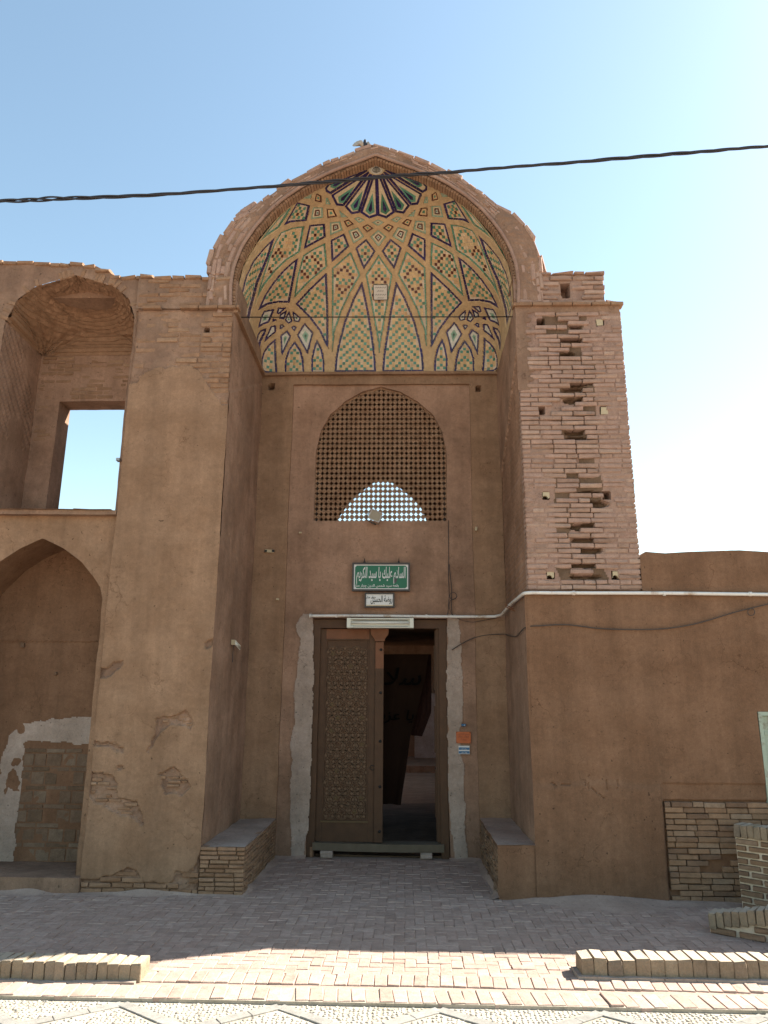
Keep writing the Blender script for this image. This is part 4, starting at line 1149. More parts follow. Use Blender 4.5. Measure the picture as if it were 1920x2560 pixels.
# reveals of the lattice arch and of the doorway
xs = np.r_[np.linspace(-LHX, LHX, 80)]; zsr = larch(np.clip(xs, -LHX+.0005, LHX-.0005)); P = np.zeros((80, 3, 3))
for k, yv in enumerate((RY-.001, RY+.05, RY+.12)): P[:, k] = np.stack([xs, np.full(80, yv), zsr], -1)
pw.grid(warp(P)); wallX(pw, -LHX, RY, RY+.12, LZ0, zsr[0], .03); wallX(pw, LHX, RY, RY+.12, LZ0, zsr[-1], .03, flip=True); flatZ(pw, -LHX, LHX, RY, RY+.12, LZ0, .03)
wallX(pw, -DX, RY, 2.3, -.03, DZ, .1); wallX(pw, DX, RY, 2.3, -.03, DZ, .1, flip=True); flatZ(pw, -DX, DX, RY, 2.3, DZ, .1, flip=True)
pw.build('back_wall', M['plaster_dark'], pr)
# grey repair plaster round the door frame
def patchpoly(name, polys, Y, mat, parent, step=.009, off=-.005, js=.6):
    m = MB()
    for p in polys:
        a = np.array(p); lo, hi = a.min(0)-.02, a.max(0)+.02
        X = np.arange(lo[0], hi[0], step); Z = np.arange(lo[1], hi[1], step); A, Bz = np.meshgrid(X, Z, indexing='ij')
        P = warp(np.stack([A, np.full_like(A, Y), Bz], -1)); P[..., 1] += off+.003*fbm(P, 12, 3, 2)
        xc, zc = (A[:-1, :-1]+A[1:, 1:])/2, (Bz[:-1, :-1]+Bz[1:, 1:])/2; jx, jz = jag(xc, zc, js)
        m.grid(P, keep=inpoly(jx, jz, p))
    return m.build(name, mat, parent)
def Z5(l): return [(700+x/2.676, 1500+y/2.676) for x, y in l]
patchpoly('repair_plaster', [pz(Z5([(212, 85), (150, 92), (105, 160), (110, 215), (140, 260), (120, 400), (105, 560), (95, 640), (100, 820), (70, 960), (80, 1100), (65, 1240), (75, 1400), (65, 1478), (72, 1515), (75, 1570), (80, 1700), (70, 1760), (150, 1765), (190, 1500), (215, 900), (222, 300)]), RY),
                             pz(Z5([(1118, 100), (1190, 100), (1200, 230), (1215, 400), (1225, 600), (1225, 800), (1200, 900), (1215, 1040), (1240, 1120), (1225, 1200), (1240, 1400), (1225, 1490), (1232, 1505), (1235, 1530), (1255, 1740), (1165, 1775), (1135, 1400), (1120, 600)]), RY)],
          RY, M['lime'], pr, off=-.012)
rest_ = MB()
rest_.bx(-1.6, 1.6, 1.80, 2.30, 2.62, 3.70, step=.5); rest_.bx(-1.6, -.80, 1.75, 2.30, 0, 5.9, step=.5); rest_.bx(.80, 1.6, 1.75, 2.30, 0, 5.9, step=.5)
rest_.bx(-1.6, 1.6, 1.80, 2.30, 5.56, 5.9, step=.5)
rest_.bx(-2.6, -1.515, 0.45, 2.4, Z_IMP, 5.95, step=.5); rest_.bx(1.5, 2.4, .5, 2.4, Z_IMP, 5.95, step=.5)
rest_.build('wall_core', M['plaster_old'], pr)

# ---- pierced screen over the door
scr = thing('lattice_screen', 'arched pierced brick screen with rows of quatrefoil holes above the signs', 'lattice', (0, RY, LZ0))
PXN, PZN = 28, 27; pw_, ph_ = 2*LHX/PXN, (LA[-1][1]-LZ0)/PZN
def hole():
    r1 = .70; out = []
    for q in range(4):
        for s in (-1, 0, 1):
            a = math.pi/2*q+s*.42; rr = .80 if s == 0 else .68
            out.append((math.cos(a)*rr, math.sin(a)*rr))
        a = math.pi/2*q+math.pi/4; out.append((math.cos(a)*.47, math.sin(a)*.47))
    return out
HP = hole()
order = sorted(HP, key=lambda p: math.atan2(p[1], p[0]))
for r in range(PZN):
    m_ = MB(); zc = LZ0+(r+.5)*ph_
    for c in range(PXN):
        xc = -LHX+(c+.5)*pw_
        if zc > float(larch(xc))+.01: continue
        n = len(order); jx, jz = random.gauss(0, .0006), random.gauss(0, .0006)
        yj = random.gauss(0, .0015)
        hv = [(xc+jx+p[0]*pw_*.56, zc+jz+p[1]*ph_*.53) for p in order]
        ov = []
        for p in order:
            a = math.atan2(p[1], p[0]); k = 1/max(abs(math.cos(a)), abs(math.sin(a)))
            ov.append((xc+math.cos(a)*k*(pw_/2-.0003), zc+math.sin(a)*k*(ph_/2-.0012)))
        Yf, Yb = RY+.03+yj, RY+.062
        V = [(x, Yf, z) for x, z in ov]+[(x, Yf, z) for x, z in hv]+[(x, Yb, z) for x, z in hv]+[(x, Yb, z) for x, z in ov]
        F = []
        for i in range(n):
            j = (i+1) % n; F += [(i, j, j+n, i+n), (i+n, j+n, j+2*n, i+2*n), (i+2*n, j+2*n, j+3*n, i+3*n), (j, i, i+3*n, j+3*n)]
        m_.add(V, F, random.random())
    m_.build('pierced_course', M['brick_tan'], scr)
cg_ = MB()    # fill between the square cells and the arch
for k in range(60):
    x0, x1 = -LHX+k*LHX/30, -LHX+(k+1)*LHX/30; xm = (x0+x1)/2; zt = float(larch(xm))
    rows = sum(1 for r in range(PZN) if LZ0+(r+.5)*ph_ <= zt+.01)
    zb = LZ0+rows*ph_
    if zt+.03 > zb: cg_.bx(x0, x1, RY+.036, RY+.064, min(zb-.012, zt-.02), zt+.03)
cg_.build('screen_edge', M['brick_tan'], scr, kind='stuff')

# ---- benches either side of the recess
def bench(name, label, x0, x1, z, side, mat):
    t = thing(name, label, 'bench', ((x0+x1)/2, 0, 0)); m = MB()
    A, B_ = np.meshgrid(L(x0, x1, .02), L(0.0, 1.64, .03), indexing='ij')
    P = warp(np.stack([A, B_, np.full_like(A, z)+.006*fbm(np.stack([A, B_, A*0], -1), 4, 3, 2)], -1)); m.grid(P)
    m.build('seat', M['lime'] if side < 0 else M['sand'], t)
    m = MB(); X = x1 if side < 0 else x0
    wallX(m, X-(.014 if side < 0 else -.012), 0.01, 1.64, -.03, z, .025, flip=side > 0)
    if side > 0: wallY(m, x0, x1+.02, -.03, z, -.006, .02)
    else: wallY(m, x0, x1, -.03, z-.01, .018, .02)
    m.build('core', M['plaster_red'] if side > 0 else M['core'], t)
    B = Bricks(mat, t, jit=.05, cham=.07)
    R = rotz(math.pi/2) if side < 0 else rotz(-math.pi/2)
    if side < 0:
        courses(B, x0+.0, x1, 0.0, z-.0, -.004, ch=.0375, ln=.175, depth=.09, joint=.006)
        courses(B, 0.05, 1.6, 0.0, z-.0, 0, ch=.0375, ln=.175, depth=.08, joint=.006, R=R, org=(X, 0, 0))
    else:
        courses(B, -1.6, -.02, 0.0, z-.03, 0, ch=.0375, ln=.175, depth=.08, joint=.006, R=R, org=(X, 0, 0), skip=lambda a, b, w: random.random() < .15)
    B.flush(); return t
bench('brick_bench', 'low bench with a bare brick front, left of the doorway', -1.515, -1.115, .395, -1, 'brick_tan')
bench('plastered_bench', 'low bench with a smooth mud plastered front, right of the doorway', 1.115, 1.46, .435, 1, 'brick_dark')

# ================================================================== RIGHT WALL
rw = thing('courtyard_wall', 'long mud plastered wall running right from under the brick pier, crossed by a white pipe', 'wall', (3, 0, 0))
m = MB(); wtop = profile([(1.3, 3.03), (2.56, 3.03), (2.62, 3.075), (2.8, 3.06), (3.1, 3.075), (3.5, 3.085), (4.0, 3.06), (5.5, 3.05), (9.1, 3.06)])
PLX = 2.585
def rdisp(x, z):
    d = .006*fbm(np.stack([x, x*0, z], -1), 2., 3, 28)
    pl_ = 1/(1+np.exp((z-.95-.02*np.sin(x*7))/.012)) * (x < PLX)
    crack = np.zeros_like(x)
    for poly in CR:
        for a, b in zip(poly[:-1], poly[1:]): crack = np.maximum(crack, segdist(x, z, a, b) < .0042)
    return d-.016*pl_+.011*crack+np.where(x > PLX, .012*(z < .96), 0)
def Z6(l): return [(1200+x/2.3042, 1440+y/2.3042) for x, y in l]
CR = [pz(Z6(l)) for l in ([(415, 1190), (440, 1208), (500, 1200), (600, 1198), (630, 1212), (665, 1240), (720, 1285)], [(790, 1225), (850, 1228)], [(630, 1150), (628, 1230)], [(800, 1170), (795, 1220)], [(730, 1180), (735, 1230)],)]
wallY(m, 1.445, PLX, -.03, 2.70, 0, .0125, rdisp)
def bricked(x, z): return (x > PLX+.01) & (x < 3.56) & (z < .815)
wallY(m, PLX, 9.0, -.03, 2.70, 0.0, .02, lambda x, z: rdisp(x, z)+.022*bricked(x, z), keepf=lambda x, z: ~((x > 3.50) & (x < 4.35) & (z > .60) & (z < 1.60)))
wallY(m, 2.56, 9.0, 2.70, 3.0, .0, .02, lambda x, z: .006*fbm(np.stack([x, x*0, z], -1), 2., 3, 28), top=wtop)
flatZ(m, 1.445, 2.57, -.012, .1, 2.70, .03)
A, S_ = np.meshgrid(L(2.56, 9.0, .03), np.linspace(0, 1, 8), indexing='ij'); P = np.stack([A, .5*S_, wtop(A)], -1); P = warp(P); P[..., 2] += .025*vnoise(P*4, 9); P[:, 0, 2] = warp(np.stack([A[:, 0], A[:, 0]*0, wtop(A[:, 0])], -1))[:, 2]; m.grid(P)
wallY(m, 1.5, 9.0, 0, 3.03, .5, .5, flip=True)
m.build('wall_face', M['plaster_red'], rw)
B = Bricks('brick_dark', rw, jit=.05, cham=.06)
courses(B, PLX+.015, 3.56, 0.0, .815, -.004, ch=.047, ln=.19, depth=.07, joint=.006,
        skip=lambda x, z, w: (.22 < z < .40 and 2.85 < x < 3.2 and random.random() < .45) or random.random() < .02, push=lambda x, z: .008*random.random())
B.flush()
dm = thing('metal_hatch', 'pale green painted metal door leaf in a wall opening at the right edge', 'hatch', (3.9, 0, .6))
m = MB(); m.bx(3.51, 3.545, .0, .07, .6, 1.59); m.bx(3.545, 4.34, .0, .07, 1.555, 1.59); m.bx(4.305, 4.34, .0, .07, .6, 1.555); m.bx(3.545, 4.305, .0, .07, .6, .635); m.build('frame', M['metaldoor'], dm)
m = MB(); m.bx(3.55, 3.92, .035, .055, .64, 1.55); m.bx(3.93, 4.30, .035, .055, .64, 1.55)
for z in (.8, 1.1, 1.4): m.bx(3.56, 3.91, .027, .035, z-.012, z+.012)
m.build('leaf', M['metaldoor'], dm)
m = MB(); m.bx(3.45, 4.4, .1, .12, .55, 1.65); m.build('backing', M['iron'], dm)
# low brick walls with sloping brick-on-edge tops at the far right
def lowwall(name, label, path, hts, thick, matk='brick_dark'):
    t = thing(name, label, 'low wall', (*path[0], 0)); path = np.array(path); d = np.r_[0, np.cumsum(np.linalg.norm(np.diff(path, axis=0), axis=1))]
    at = lambda s: np.array([np.interp(s, d, path[:, 0]), np.interp(s, d, path[:, 1])]); H = lambda s: float(np.interp(s, d, hts))
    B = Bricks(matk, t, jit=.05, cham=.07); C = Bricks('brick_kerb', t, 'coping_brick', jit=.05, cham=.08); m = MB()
    s = 0
    n = 24; V = []
    for k in range(n+1):
        s = d[-1]*k/n; p = at(s); tg = at(min(s+.02, d[-1]))-at(max(s-.02, 0)); tg /= np.linalg.norm(tg); nm = np.array([-tg[1], tg[0]]); h = H(s)-.09
        for o, z in ((1, -.02), (1, h), (-1, h), (-1, -.02)): V.append((*(p+nm*o*(thick/2-.022)), z))
    F = [(k*4+i, k*4+i+1, k*4+5+i, k*4+4+i) for k in range(n) for i in range(3)]+[(0, 3, 2, 1), (n*4, n*4+1, n*4+2, n*4+3)]
    m.add(V, F); m.build('mortar_core', M['mortar'], t)
    k = 0; s = 0
    nc = int(max(hts)/.05)+1
    for c in range(nc):
        s = -.1*(c % 2)
        while s < d[-1]:
            a, b = max(s, 0), min(s+.19, d[-1])
            if b-a > .04:
                sm = (a+b)/2; p = at(sm); tg = at(min(sm+.02, d[-1]))-at(max(sm-.02, 0)); th = math.atan2(tg[1], tg[0])
                z = .025+c*.05
                if z < H(sm)-.105: B.put((p[0], p[1], z), (b-a-.012, thick, .038), rotz(th+random.gauss(0, .01)))
            s += .2
    s = .03
    while s < d[-1]:
        p = at(s); tg = at(min(s+.02, d[-1]))-at(max(s-.02, 0)); th = math.atan2(tg[1], tg[0])
        sl = math.atan2(H(min(s+.05, d[-1]))-H(max(s-.05, 0)), .1)
        C.put((p[0], p[1], H(s)-.05), (thick+.02, .052, .1), rotz(th+math.pi/2)@rotx(random.gauss(0, .015))); s += .055
    B.flush(); C.flush(); return t
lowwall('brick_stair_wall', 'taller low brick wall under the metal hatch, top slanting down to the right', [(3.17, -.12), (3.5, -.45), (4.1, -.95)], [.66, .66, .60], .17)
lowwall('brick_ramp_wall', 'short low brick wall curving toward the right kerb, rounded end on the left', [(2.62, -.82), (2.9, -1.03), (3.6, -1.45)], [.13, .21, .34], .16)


# ---- body of the gate room behind the portal: passage below, chamber above open to the rear
rm = MB()
rm.bx(-1.75, -1.45, 2.31, 5.6, 2.9, 5.9, step=.5); rm.bx(1.45, 1.75, 2.31, 5.6, 2.9, 5.9, step=.5)
rm.bx(-1.3, -.80, 2.31, 6.2, 0, 2.9, step=.5); rm.bx(.95, 1.3, 2.31, 6.2, 0, 2.9, step=.5)
rm.bx(-1.45, 1.45, 2.31, 5.6, 2.62, 2.9, step=.5); rm.bx(-1.3, 1.3, 5.6, 6.2, 2.62, 2.9, step=.4)
rm.bx(-1.75, 1.75, 2.31, 5.6, 5.9, 6.2, step=.5)
# rear wall with a pointed opening
ro = profile([(-1.45, 3.2), (-1.25, 4.1)]+[tuple(q) for q in XZ(np.array([(841, 1312), (846, 1297), (858, 1279), (875, 1258), (902, 1231), (925, 1212), (941, 1203), (957, 1200), (974, 1203), (999, 1219), (1029, 1244), (1053, 1270), (1064, 1292), (1069, 1312)], float), 5.5)]+[(1.15, 4.1), (1.3, 3.2)])
wallY(rm, -1.45, 1.45, 2.9, 5.9, 5.5, .03, bot=lambda x: np.maximum(ro(x), 2.9))
rm.bx(-2.5, 2.5, 2.42, 3.4, 5.0, 6.0, step=.5); rm.bx(-1.45, 1.45, 1.95, 3.4, 6.21, 6.8, step=.4)  # unseen roof blocks, added to keep the sun off the left niche
rm.build('gate_room', M['core'], pr)
m = MB(); m.bx(-.8, .95, 1.8, 6.2, -.03, .012, step=.2, wrp=1); m.build('passage_floor', M['core'], kind='structure')  # dark core material puts the passage's shade into the floor colour

# roofed hall seen through the doorway
hall = thing('inner_hall', 'dim roofed hall seen through the open doorway, pale floor and a low step', 'hall', (0, 11, 0))
m = MB(); m.bx(-5, 5, 15.2, 15.5, 0, 4.2, step=.5, wrp=1)
m.bx(-5.2, -5, 6.2, 15.5, 0, 4.2, step=1.); m.bx(5, 5.2, 6.2, 15.5, 0, 4.2, step=1.); m.bx(-5, -1.3, 6.0, 6.2, 0, 4.2, step=1.); m.bx(1.3, 5, 6.0, 6.2, 0, 4.2, step=1.); m.bx(-1.3, 1.3, 6.0, 6.2, 2.9, 4.2, step=1.)
m.build('wall', M['plaster'], hall)
m = MB(); m.bx(-5, 5, 6.2, 8.1, 4.0, 4.2, step=.5); m.bx(-5, 5, 12.2, 15.2, 4.0, 4.2, step=.5); m.bx(-5, -4.0, 8.1, 12.2, 4.0, 4.2, step=.5); m.bx(3.1, 5, 8.1, 12.2, 4.0, 4.2, step=.5); m.build('roof', M['plaster_old'], hall)  # gap in the unseen roof, added so sunlight bounces into the hall
m = MB(); m.bx(-5, 5, 11.9, 15.2, 0, .16, step=.4, wrp=1); m.build('step', M['plaster'], hall)
m = MB(); m.bx(.55, 1.9, 14.6, 14.95, .16, 1.9, step=.2, wrp=1); m.build('stone_block', M['lime'], hall)
m = MB(); m.bx(-5, 5, 6.2, 15.2, -.03, .006, step=.5); m.build('hall_floor', M['plaster'], kind='structure')

# ================================================================== LEFT WING
lw = thing('arcade_wing', 'two storey mud brick wing on the left, open upper arch above blind lower arch', 'building', (-3.6, 0, 0))
WY = .08
NX0, NX1, NCX = -4.03, -2.62, -3.315
ap = [tuple(q) for q in XZ(np.array([(22, 767), (56, 733), (110, 700), (150, 683), (187, 670), (232, 689), (284, 715), (321, 748), (342, 782)], float), WY)]
right_half = [(x-NCX, z) for x, z in ap if x >= NCX-.01]; right_half[0] = (0, right_half[0][1]); right_half[-1] = (NX1-NCX+.012, 5.62)
rh = sorted(right_half)
uarch = lambda x: np.interp(np.abs(x-NCX), [a for a, b in rh], [b for a, b in rh])
wt = XZ(np.array([(-60, 655), (0, 655), (60, 657), (90, 656), (150, 664), (185, 656), (200, 660), (215, 668), (232, 662), (262, 676), (285, 690), (300, 694)], float), WY)
wtop2 = profile([(-7, 6.4), (-4.9, 6.38)]+[tuple(q) for q in wt])
m = MB(); dpt = lambda x, z: .007*fbm(np.stack([x, x*0, z], -1), 6, 3, 38)
UZ = 3.50
wallY(m, NX0, NX1, 5.6, 6.3, WY, .016, dpt, bot=uarch, top=lambda x: np.maximum(wtop2(x)+.01*vnoise(np.stack([x*11, x*0, x*0], -1)), uarch(x)+.03))
wallY(m, NX1, -2.555, UZ, 6.1, WY, .016, dpt, top=wtop2)
wallY(m, -8.0, NX0, -.03, 6.3, WY, .04, dpt, top=wtop2)
m.bx(-8.0, -2.56, .35, 1.0, 6.05, 6.16, step=.1, wrp=1)
m.build('upper_wall', M['plaster_old'], lw)
# upper niche: sides, back wall with window, corbelled brick half dome
m = MB(); DY = .92
wallX(m, NX0, WY, DY, UZ, 5.62, .03, disp=lambda y, z: .004*np.sign(np.sin((z*.9+y*.9)*55))*(z > 4.4)*(vnoise(np.stack([y*0, y*3, z*2], -1)) > -.2))
wallX(m, NX1, WY, DY, UZ, 5.62, .05, flip=True)
WX0, WZ1 = -3.745, 5.045
bd_ = lambda x, z: .004*fbm(np.stack([x, x*0, z], -1), 7, 3, 48)
wallY(m, NX0, WX0, UZ, 5.7, DY, .02, bd_); wallY(m, WX0, NX1, WZ1, 5.7, DY, .02, bd_); wallY(m, -2.75, NX1, UZ, WZ1, DY, .04)
wallX(m, WX0, DY, 1.2, UZ, WZ1, .03); wallX(m, -2.75, DY, 1.2, UZ, WZ1, .05, flip=True); flatZ(m, WX0, -2.75, DY, 1.2, WZ1, .04, flip=True)
m.bx(-8.0, WX0-.005, 1.05, 1.21, UZ-.1, 6.1, step=.3); m.bx(WX0, -2.75, 1.05, 1.21, WZ1+.01, 6.1, step=.3); m.bx(-2.745, -2.56, 1.0, 1.21, UZ, 6.1, step=.3)
flatZ(m, NX0, NX1, -.03, 1.25, UZ-.01, .04)
m.build('upper_niche', M['plaster_dark'], lw)
# dome rings
m = MB(); rows_ = 21; tt = []
hw = NX1-NCX; aX = np.array([a for a, b in rh[::-1]]); aZ = np.array([b for a, b in rh[::-1]])
dd = np.r_[0, np.cumsum(np.hypot(np.diff(aX), np.diff(aZ)))]; dd /= dd[-1]
P = []
ths = np.linspace(0, math.pi, 90)
for r in range(rows_):
    for e in (0.02, .80, .86, .98):
        t = min(.995, (r+e)/rows_); X = np.interp(t, dd, aX)*1.0; Z = np.interp(t, dd, aZ); n = 2.2+24*max(0, 1-t/.35)**3
        ins = 0 if e < .85 else .02
        X = max(X-ins*.6, .004); D = (DY-WY)*(X/hw)**.75
        c, s = np.cos(ths), np.sin(ths)
        jt = 1-.045*np.clip(vnoise(np.stack([ths*5, ths*0+r*.83, ths*0], -1), 4), -.2, 1)-.02*vnoise(np.stack([ths*16, ths*0+r*1.7, ths*0], -1), 6)
        P.append(np.stack([NCX+X*jt*np.sign(c)*np.abs(c)**(2/n), WY+D*jt*np.abs(s)**(2/n), np.full_like(c, Z)+.008*vnoise(np.stack([ths*9, ths*0+r, ths*0], -1))], -1))
m.bx(-2.605, -2.565, WY+.03, 1.2, 5.5, 6.04); m.bx(-4.4, -4.07, WY+.1, 1.2, UZ, 6.04); P = np.array(P); m.grid(warp(P, 1.2)); m.build('corbelled_half_dome', M['brick_tan'], lw)
B = Bricks('brick_tan', lw, jit=.06, cham=.08)
courses(B, NX0+.02, NX1, 5.07, 5.62, DY-.006, ch=.05, ln=.2, depth=.06, skip=lambda x, z, w: random.random() < .42-.25*((z-5.07)/.5), push=lambda x, z: .008*random.random())
courses(B, NX0+.02, WX0-.02, 4.55, 5.0, DY-.004, ch=.05, ln=.16, depth=.06, skip=lambda x, z, w: random.random() < .5, push=lambda x, z: .008*random.random())
x = -4.1          # voussoirs round the upper arch and broken coping
for k in range(46):
    t = k/45; xx = NX0+.02+t*(NX1-NX0+.02); za = float(uarch(min(max(xx, NX0), NX1)))
    xa, xb = xx-.02, xx+.02; a = math.atan2(float(uarch(xb))-float(uarch(xa)), .04); nx, nz = -math.sin(a), math.cos(a)
    B.put((xx+nx*.05, WY+.045, za+nz*.05), (.038, .10, .10), roty(-a+random.gauss(0, .03))) if random.random() < .5 else None
x = -4.6
while x < -2.62:
    w = random.uniform(.09, .2); B.put((x+w/2, WY+.09, float(wtop2(x+w/2))+random.uniform(-.016, -.004)), (w-.006, .22, .045), roty(random.gauss(0, .03))); x += w
B.flush()
# ledge between the storeys
m = MB(); m.bx(-8.0, -2.575, -.0, WY+.2, 3.44, 3.485, step=.03, wrp=1.5); m.build('ledge', M['plaster_old'], lw)
B = Bricks('brick_tan', lw, 'ledge_brick', jit=.06, cham=.1); x = -4.5
while x < -3.75:
    w = random.uniform(.12, .2); B.put((x+w/2, .09, 3.495), (w-.01, .16, .035), roty(random.gauss(0, .02))); x += w
B.put((-2.95, .1, 3.50), (.18, .1, .035), roty(.05)); B.flush()
# lower storey with blind arch
lp = [tuple(q) for q in XZ(np.array([(108, 1346), (160, 1372), (205, 1405), (235, 1442), (252, 1470), (258, 1500)], float), WY)]
LCX = lp[0][0]; lh = [(x-LCX, z) for x, z in lp]; lh[0] = (0, lh[0][1]); LHW = min(lh[-1][0], -2.61-LCX); lh[-1] = (LHW, lh[-1][1])
larch2 = lambda x: np.interp(np.abs(x-LCX), [a for a, b in lh], [b for a, b in lh])
LX0, LX1, LD, FZ = LCX-LHW, LCX+LHW, .62, .13; SPR = lh[-1][1]
m = MB()
wallY(m, LX0, LX1, 2.4, 3.445, WY, .02, dpt, bot=larch2)
wallY(m, LX1, -2.555, -.03, 3.445, WY, .02, dpt)
m.build('lower_wall', M['plaster'], lw)
m = MB()
wallX(m, LX1, WY, LD, FZ, SPR, .04, flip=True); wallX(m, LX0, WY, LD, FZ, SPR, .04)
def lback(x, z):
    d = .004*fbm(np.stack([x, x*0, z], -1), 5, 3, 58)
    return d+.012*(z < BRZ)
BRZ = atY((120, 1604), LD)[2]
wallY(m, LX0, LX1, FZ, 3.3, LD, .018, lback, top=lambda x: larch2(x)+.0)
xs = np.linspace(LX0, LX1, 60); P = np.stack([np.stack([xs, np.full(60, y), larch2(xs)], -1) for y in np.linspace(WY, LD, 8)], 1)
m.grid(warp(P)); m.build('blind_arch', M['plaster_red'], lw)
band = pz(L3([(520, 1153), (300, 1168), (130, 1188), (58, 1270), (18, 1360), (5, 1500), (-40, 2000), (80, 2000), (100, 1700), (125, 1480), (140, 1310), (180, 1290), (520, 1310)]), LD+.02)
patchpoly('repair_plaster', [band], LD+.02, M['lime'], lw, .012, -.012, .9)
B = Bricks('adobe', lw, 'adobe_block', jit=.04, cham=.05)
ar = pz(L3([(140, 1305), (520, 1305), (520, 2010), (80, 2010), (100, 1700), (125, 1480)]), LD)
lo, hi = np.array(ar).min(0), np.array(ar).max(0)
zc = FZ; row = 0
while zc < hi[1]:
    h = .125 if row % 2 == 0 else .05; w = .14 if row % 2 == 0 else .2
    x = lo[0]-random.uniform(0, w)
    while x < min(hi[0], LX1):
        ww = w*random.uniform(.85, 1.15); a, b = max(x, lo[0]), min(x+ww, LX1-.01)
        if b-a > .04 and inpoly(np.array([(a+b)/2]), np.array([zc+h/2]), ar)[0] and random.random() > .04:
            B.put(((a+b)/2, LD+.031+random.random()*.006, zc+h/2), (b-a-.014, .05, h-.014), roty(random.gauss(0, .01)))
        x += ww
    zc += h; row += 1
B.flush()
m = MB(); m.bx(-8.0, -2.565, -.02, LD+.05, -.03, FZ, step=.06, wrp=1.2); m.build('step', M['plaster_old'], lw)
m = MB(); m.bx(-8.0, -2.56, LD+.08, 1.0, 0, 3.4, step=.4); m.bx(-8.0, -2.56, LD+.08, 1.25, 3.3, UZ-.02, step=.4); m.build('wall_core', M['plaster_old'], lw)
for (px, py), s in (((57, 1613), .022), ((139, 1684), .012)):
    q = atY((px, py), LD-.0); m = MB(); m.box(q, (s, .012, s), jit=.006); m.build('dark_patch', M['core'], lw)

# ================================================================== DOOR
door = thing('wooden_door', 'carved wooden double door, left leaf shut and right leaf standing open', 'door', (0, 1.75, 0))
FYD = RY+.03
m = MB()
for sx in (-1, 1):
    m.bx(min(sx*.695, sx*.78), max(sx*.695, sx*.78), FYD, FYD+.14, .0, 2.59, step=.1, wrp=.6)
m.bx(-.695, .695, FYD, FYD+.14, 2.49, 2.59, step=.1, wrp=.6)
for sx in (-1, 1): m.bx(min(sx*.665, sx*.70), max(sx*.665, sx*.70), FYD+.05, FYD+.14, .16, 2.49)
m.build('frame', M['wood'], door)
m = MB(); m.bx(-.715, .72, FYD-.03, FYD+.17, .072, .15, step=.06, wrp=1); m.build('threshold_beam', M['wood_g'], door)
lf = MB(); LY = FYD+.07
lf.bx(-.665, -.045, LY, LY+.045, .155, 2.485)
leaf = lf.build('left_leaf', M['wood'], door)
def bar(mb, x0, x1, z0, z1, y0, y1): mb.bx(x0, x1, y0, y1, z0, z1)
m = MB(); bar(m, -.665, -.627, .155, 2.485, LY-.016, LY-.001); m.build('stile', M['wood'], leaf)
m = MB(); bar(m, -.118, -.047, .155, 2.485, LY-.016, LY-.001); m.build('stile', M['wood'], leaf)
m = MB(); bar(m, -.626, -.119, 2.37, 2.485, LY-.015, LY-.001); m.build('rail', M['wood_o'], leaf)
m = MB(); bar(m, -.626, -.119, .155, .355, LY-.014, LY-.001); m.build('rail', M['wood'], leaf)
m = MB(); bar(m, -.64, -.11, .352, .372, LY-.026, LY-.0145); m.build('moulding', M['wood_l'], leaf)
m = MB(); bar(m, -.626, -.119, 2.355, 2.369, LY-.022, LY-.001); bar(m, -.626, -.614, .373, 2.354, LY-.022, LY-.001); bar(m, -.131, -.119, .373, 2.354, LY-.022, LY-.001); m.build('bead', M['wood'], leaf, kind='stuff')
# meeting post with capital and studs
post = MB(); post.bx(-.044, .052, LY-.045, LY+.02, .155, 2.33); post = post.build('meeting_post', M['wood'], door)
m = MB(); m.bx(-.044, .052, LY-.047, LY+.018, 2.03, 2.331)
m.build('post_top', M['wood_o'], post)
m = MB(); V = []
for z, w in ((2.34, .055), (2.37, .062), (2.42, .10), (2.455, .105), (2.485, .105)):
    V.append([(.004-w, LY-.05-w*.3, z), (.004+w, LY-.05-w*.3, z), (.004+w, LY+.01, z), (.004-w, LY+.01, z)])
V = np.array(V).reshape(-1, 3); F = [(k*4+i, k*4+(i+1) % 4, (k+1)*4+(i+1) % 4, (k+1)*4+i) for k in range(4) for i in range(4)]+[(3, 2, 1, 0), (16, 17, 18, 19)]
m.add(V, F); m.build('capital', M['wood_o'], post)
def lathe(mb, c, prof_, n=14, axis='y'):
    V = []; 
    for r_, h in prof_:
        for k in range(n):
            a = 2*math.pi*k/n
            if axis == 'y': V.append((c[0]+r_*math.cos(a), c[1]-h, c[2]+r_*math.sin(a)))
            elif axis == 'z': V.append((c[0]+r_*math.cos(a), c[1]+r_*math.sin(a), c[2]+h))
    k_ = len(prof_); F = [(i*n+j, i*n+(j+1) % n, (i+1)*n+(j+1) % n, (i+1)*n+j) for i in range(k_-1) for j in range(n)]+[tuple(range(n))[::-1], tuple((k_-1)*n+j for j in range(n))]
    mb.add(V, F)
for py in (1625, 1732, 1853, 1966, 2077):
    z = atY((951, py), LY)[2]; m = MB(); lathe(m, (.020, LY-.045, z), [(.017, 0), (.016, .006), (.008, .012), (.002, .014)]); m.build('stud', M['iron'], post)
# knocker ring
m = MB(); q = atY((931, 1919), LY-.03); t = np.linspace(0, 2*math.pi, 25)
m.tube(np.stack([q[0]+.026*np.cos(t), np.full(25, LY-.035), q[2]+.026*np.sin(t)], -1), .0045, 6, caps=False); m.build('ring_handle', M['iron'], leaf, smooth=True)
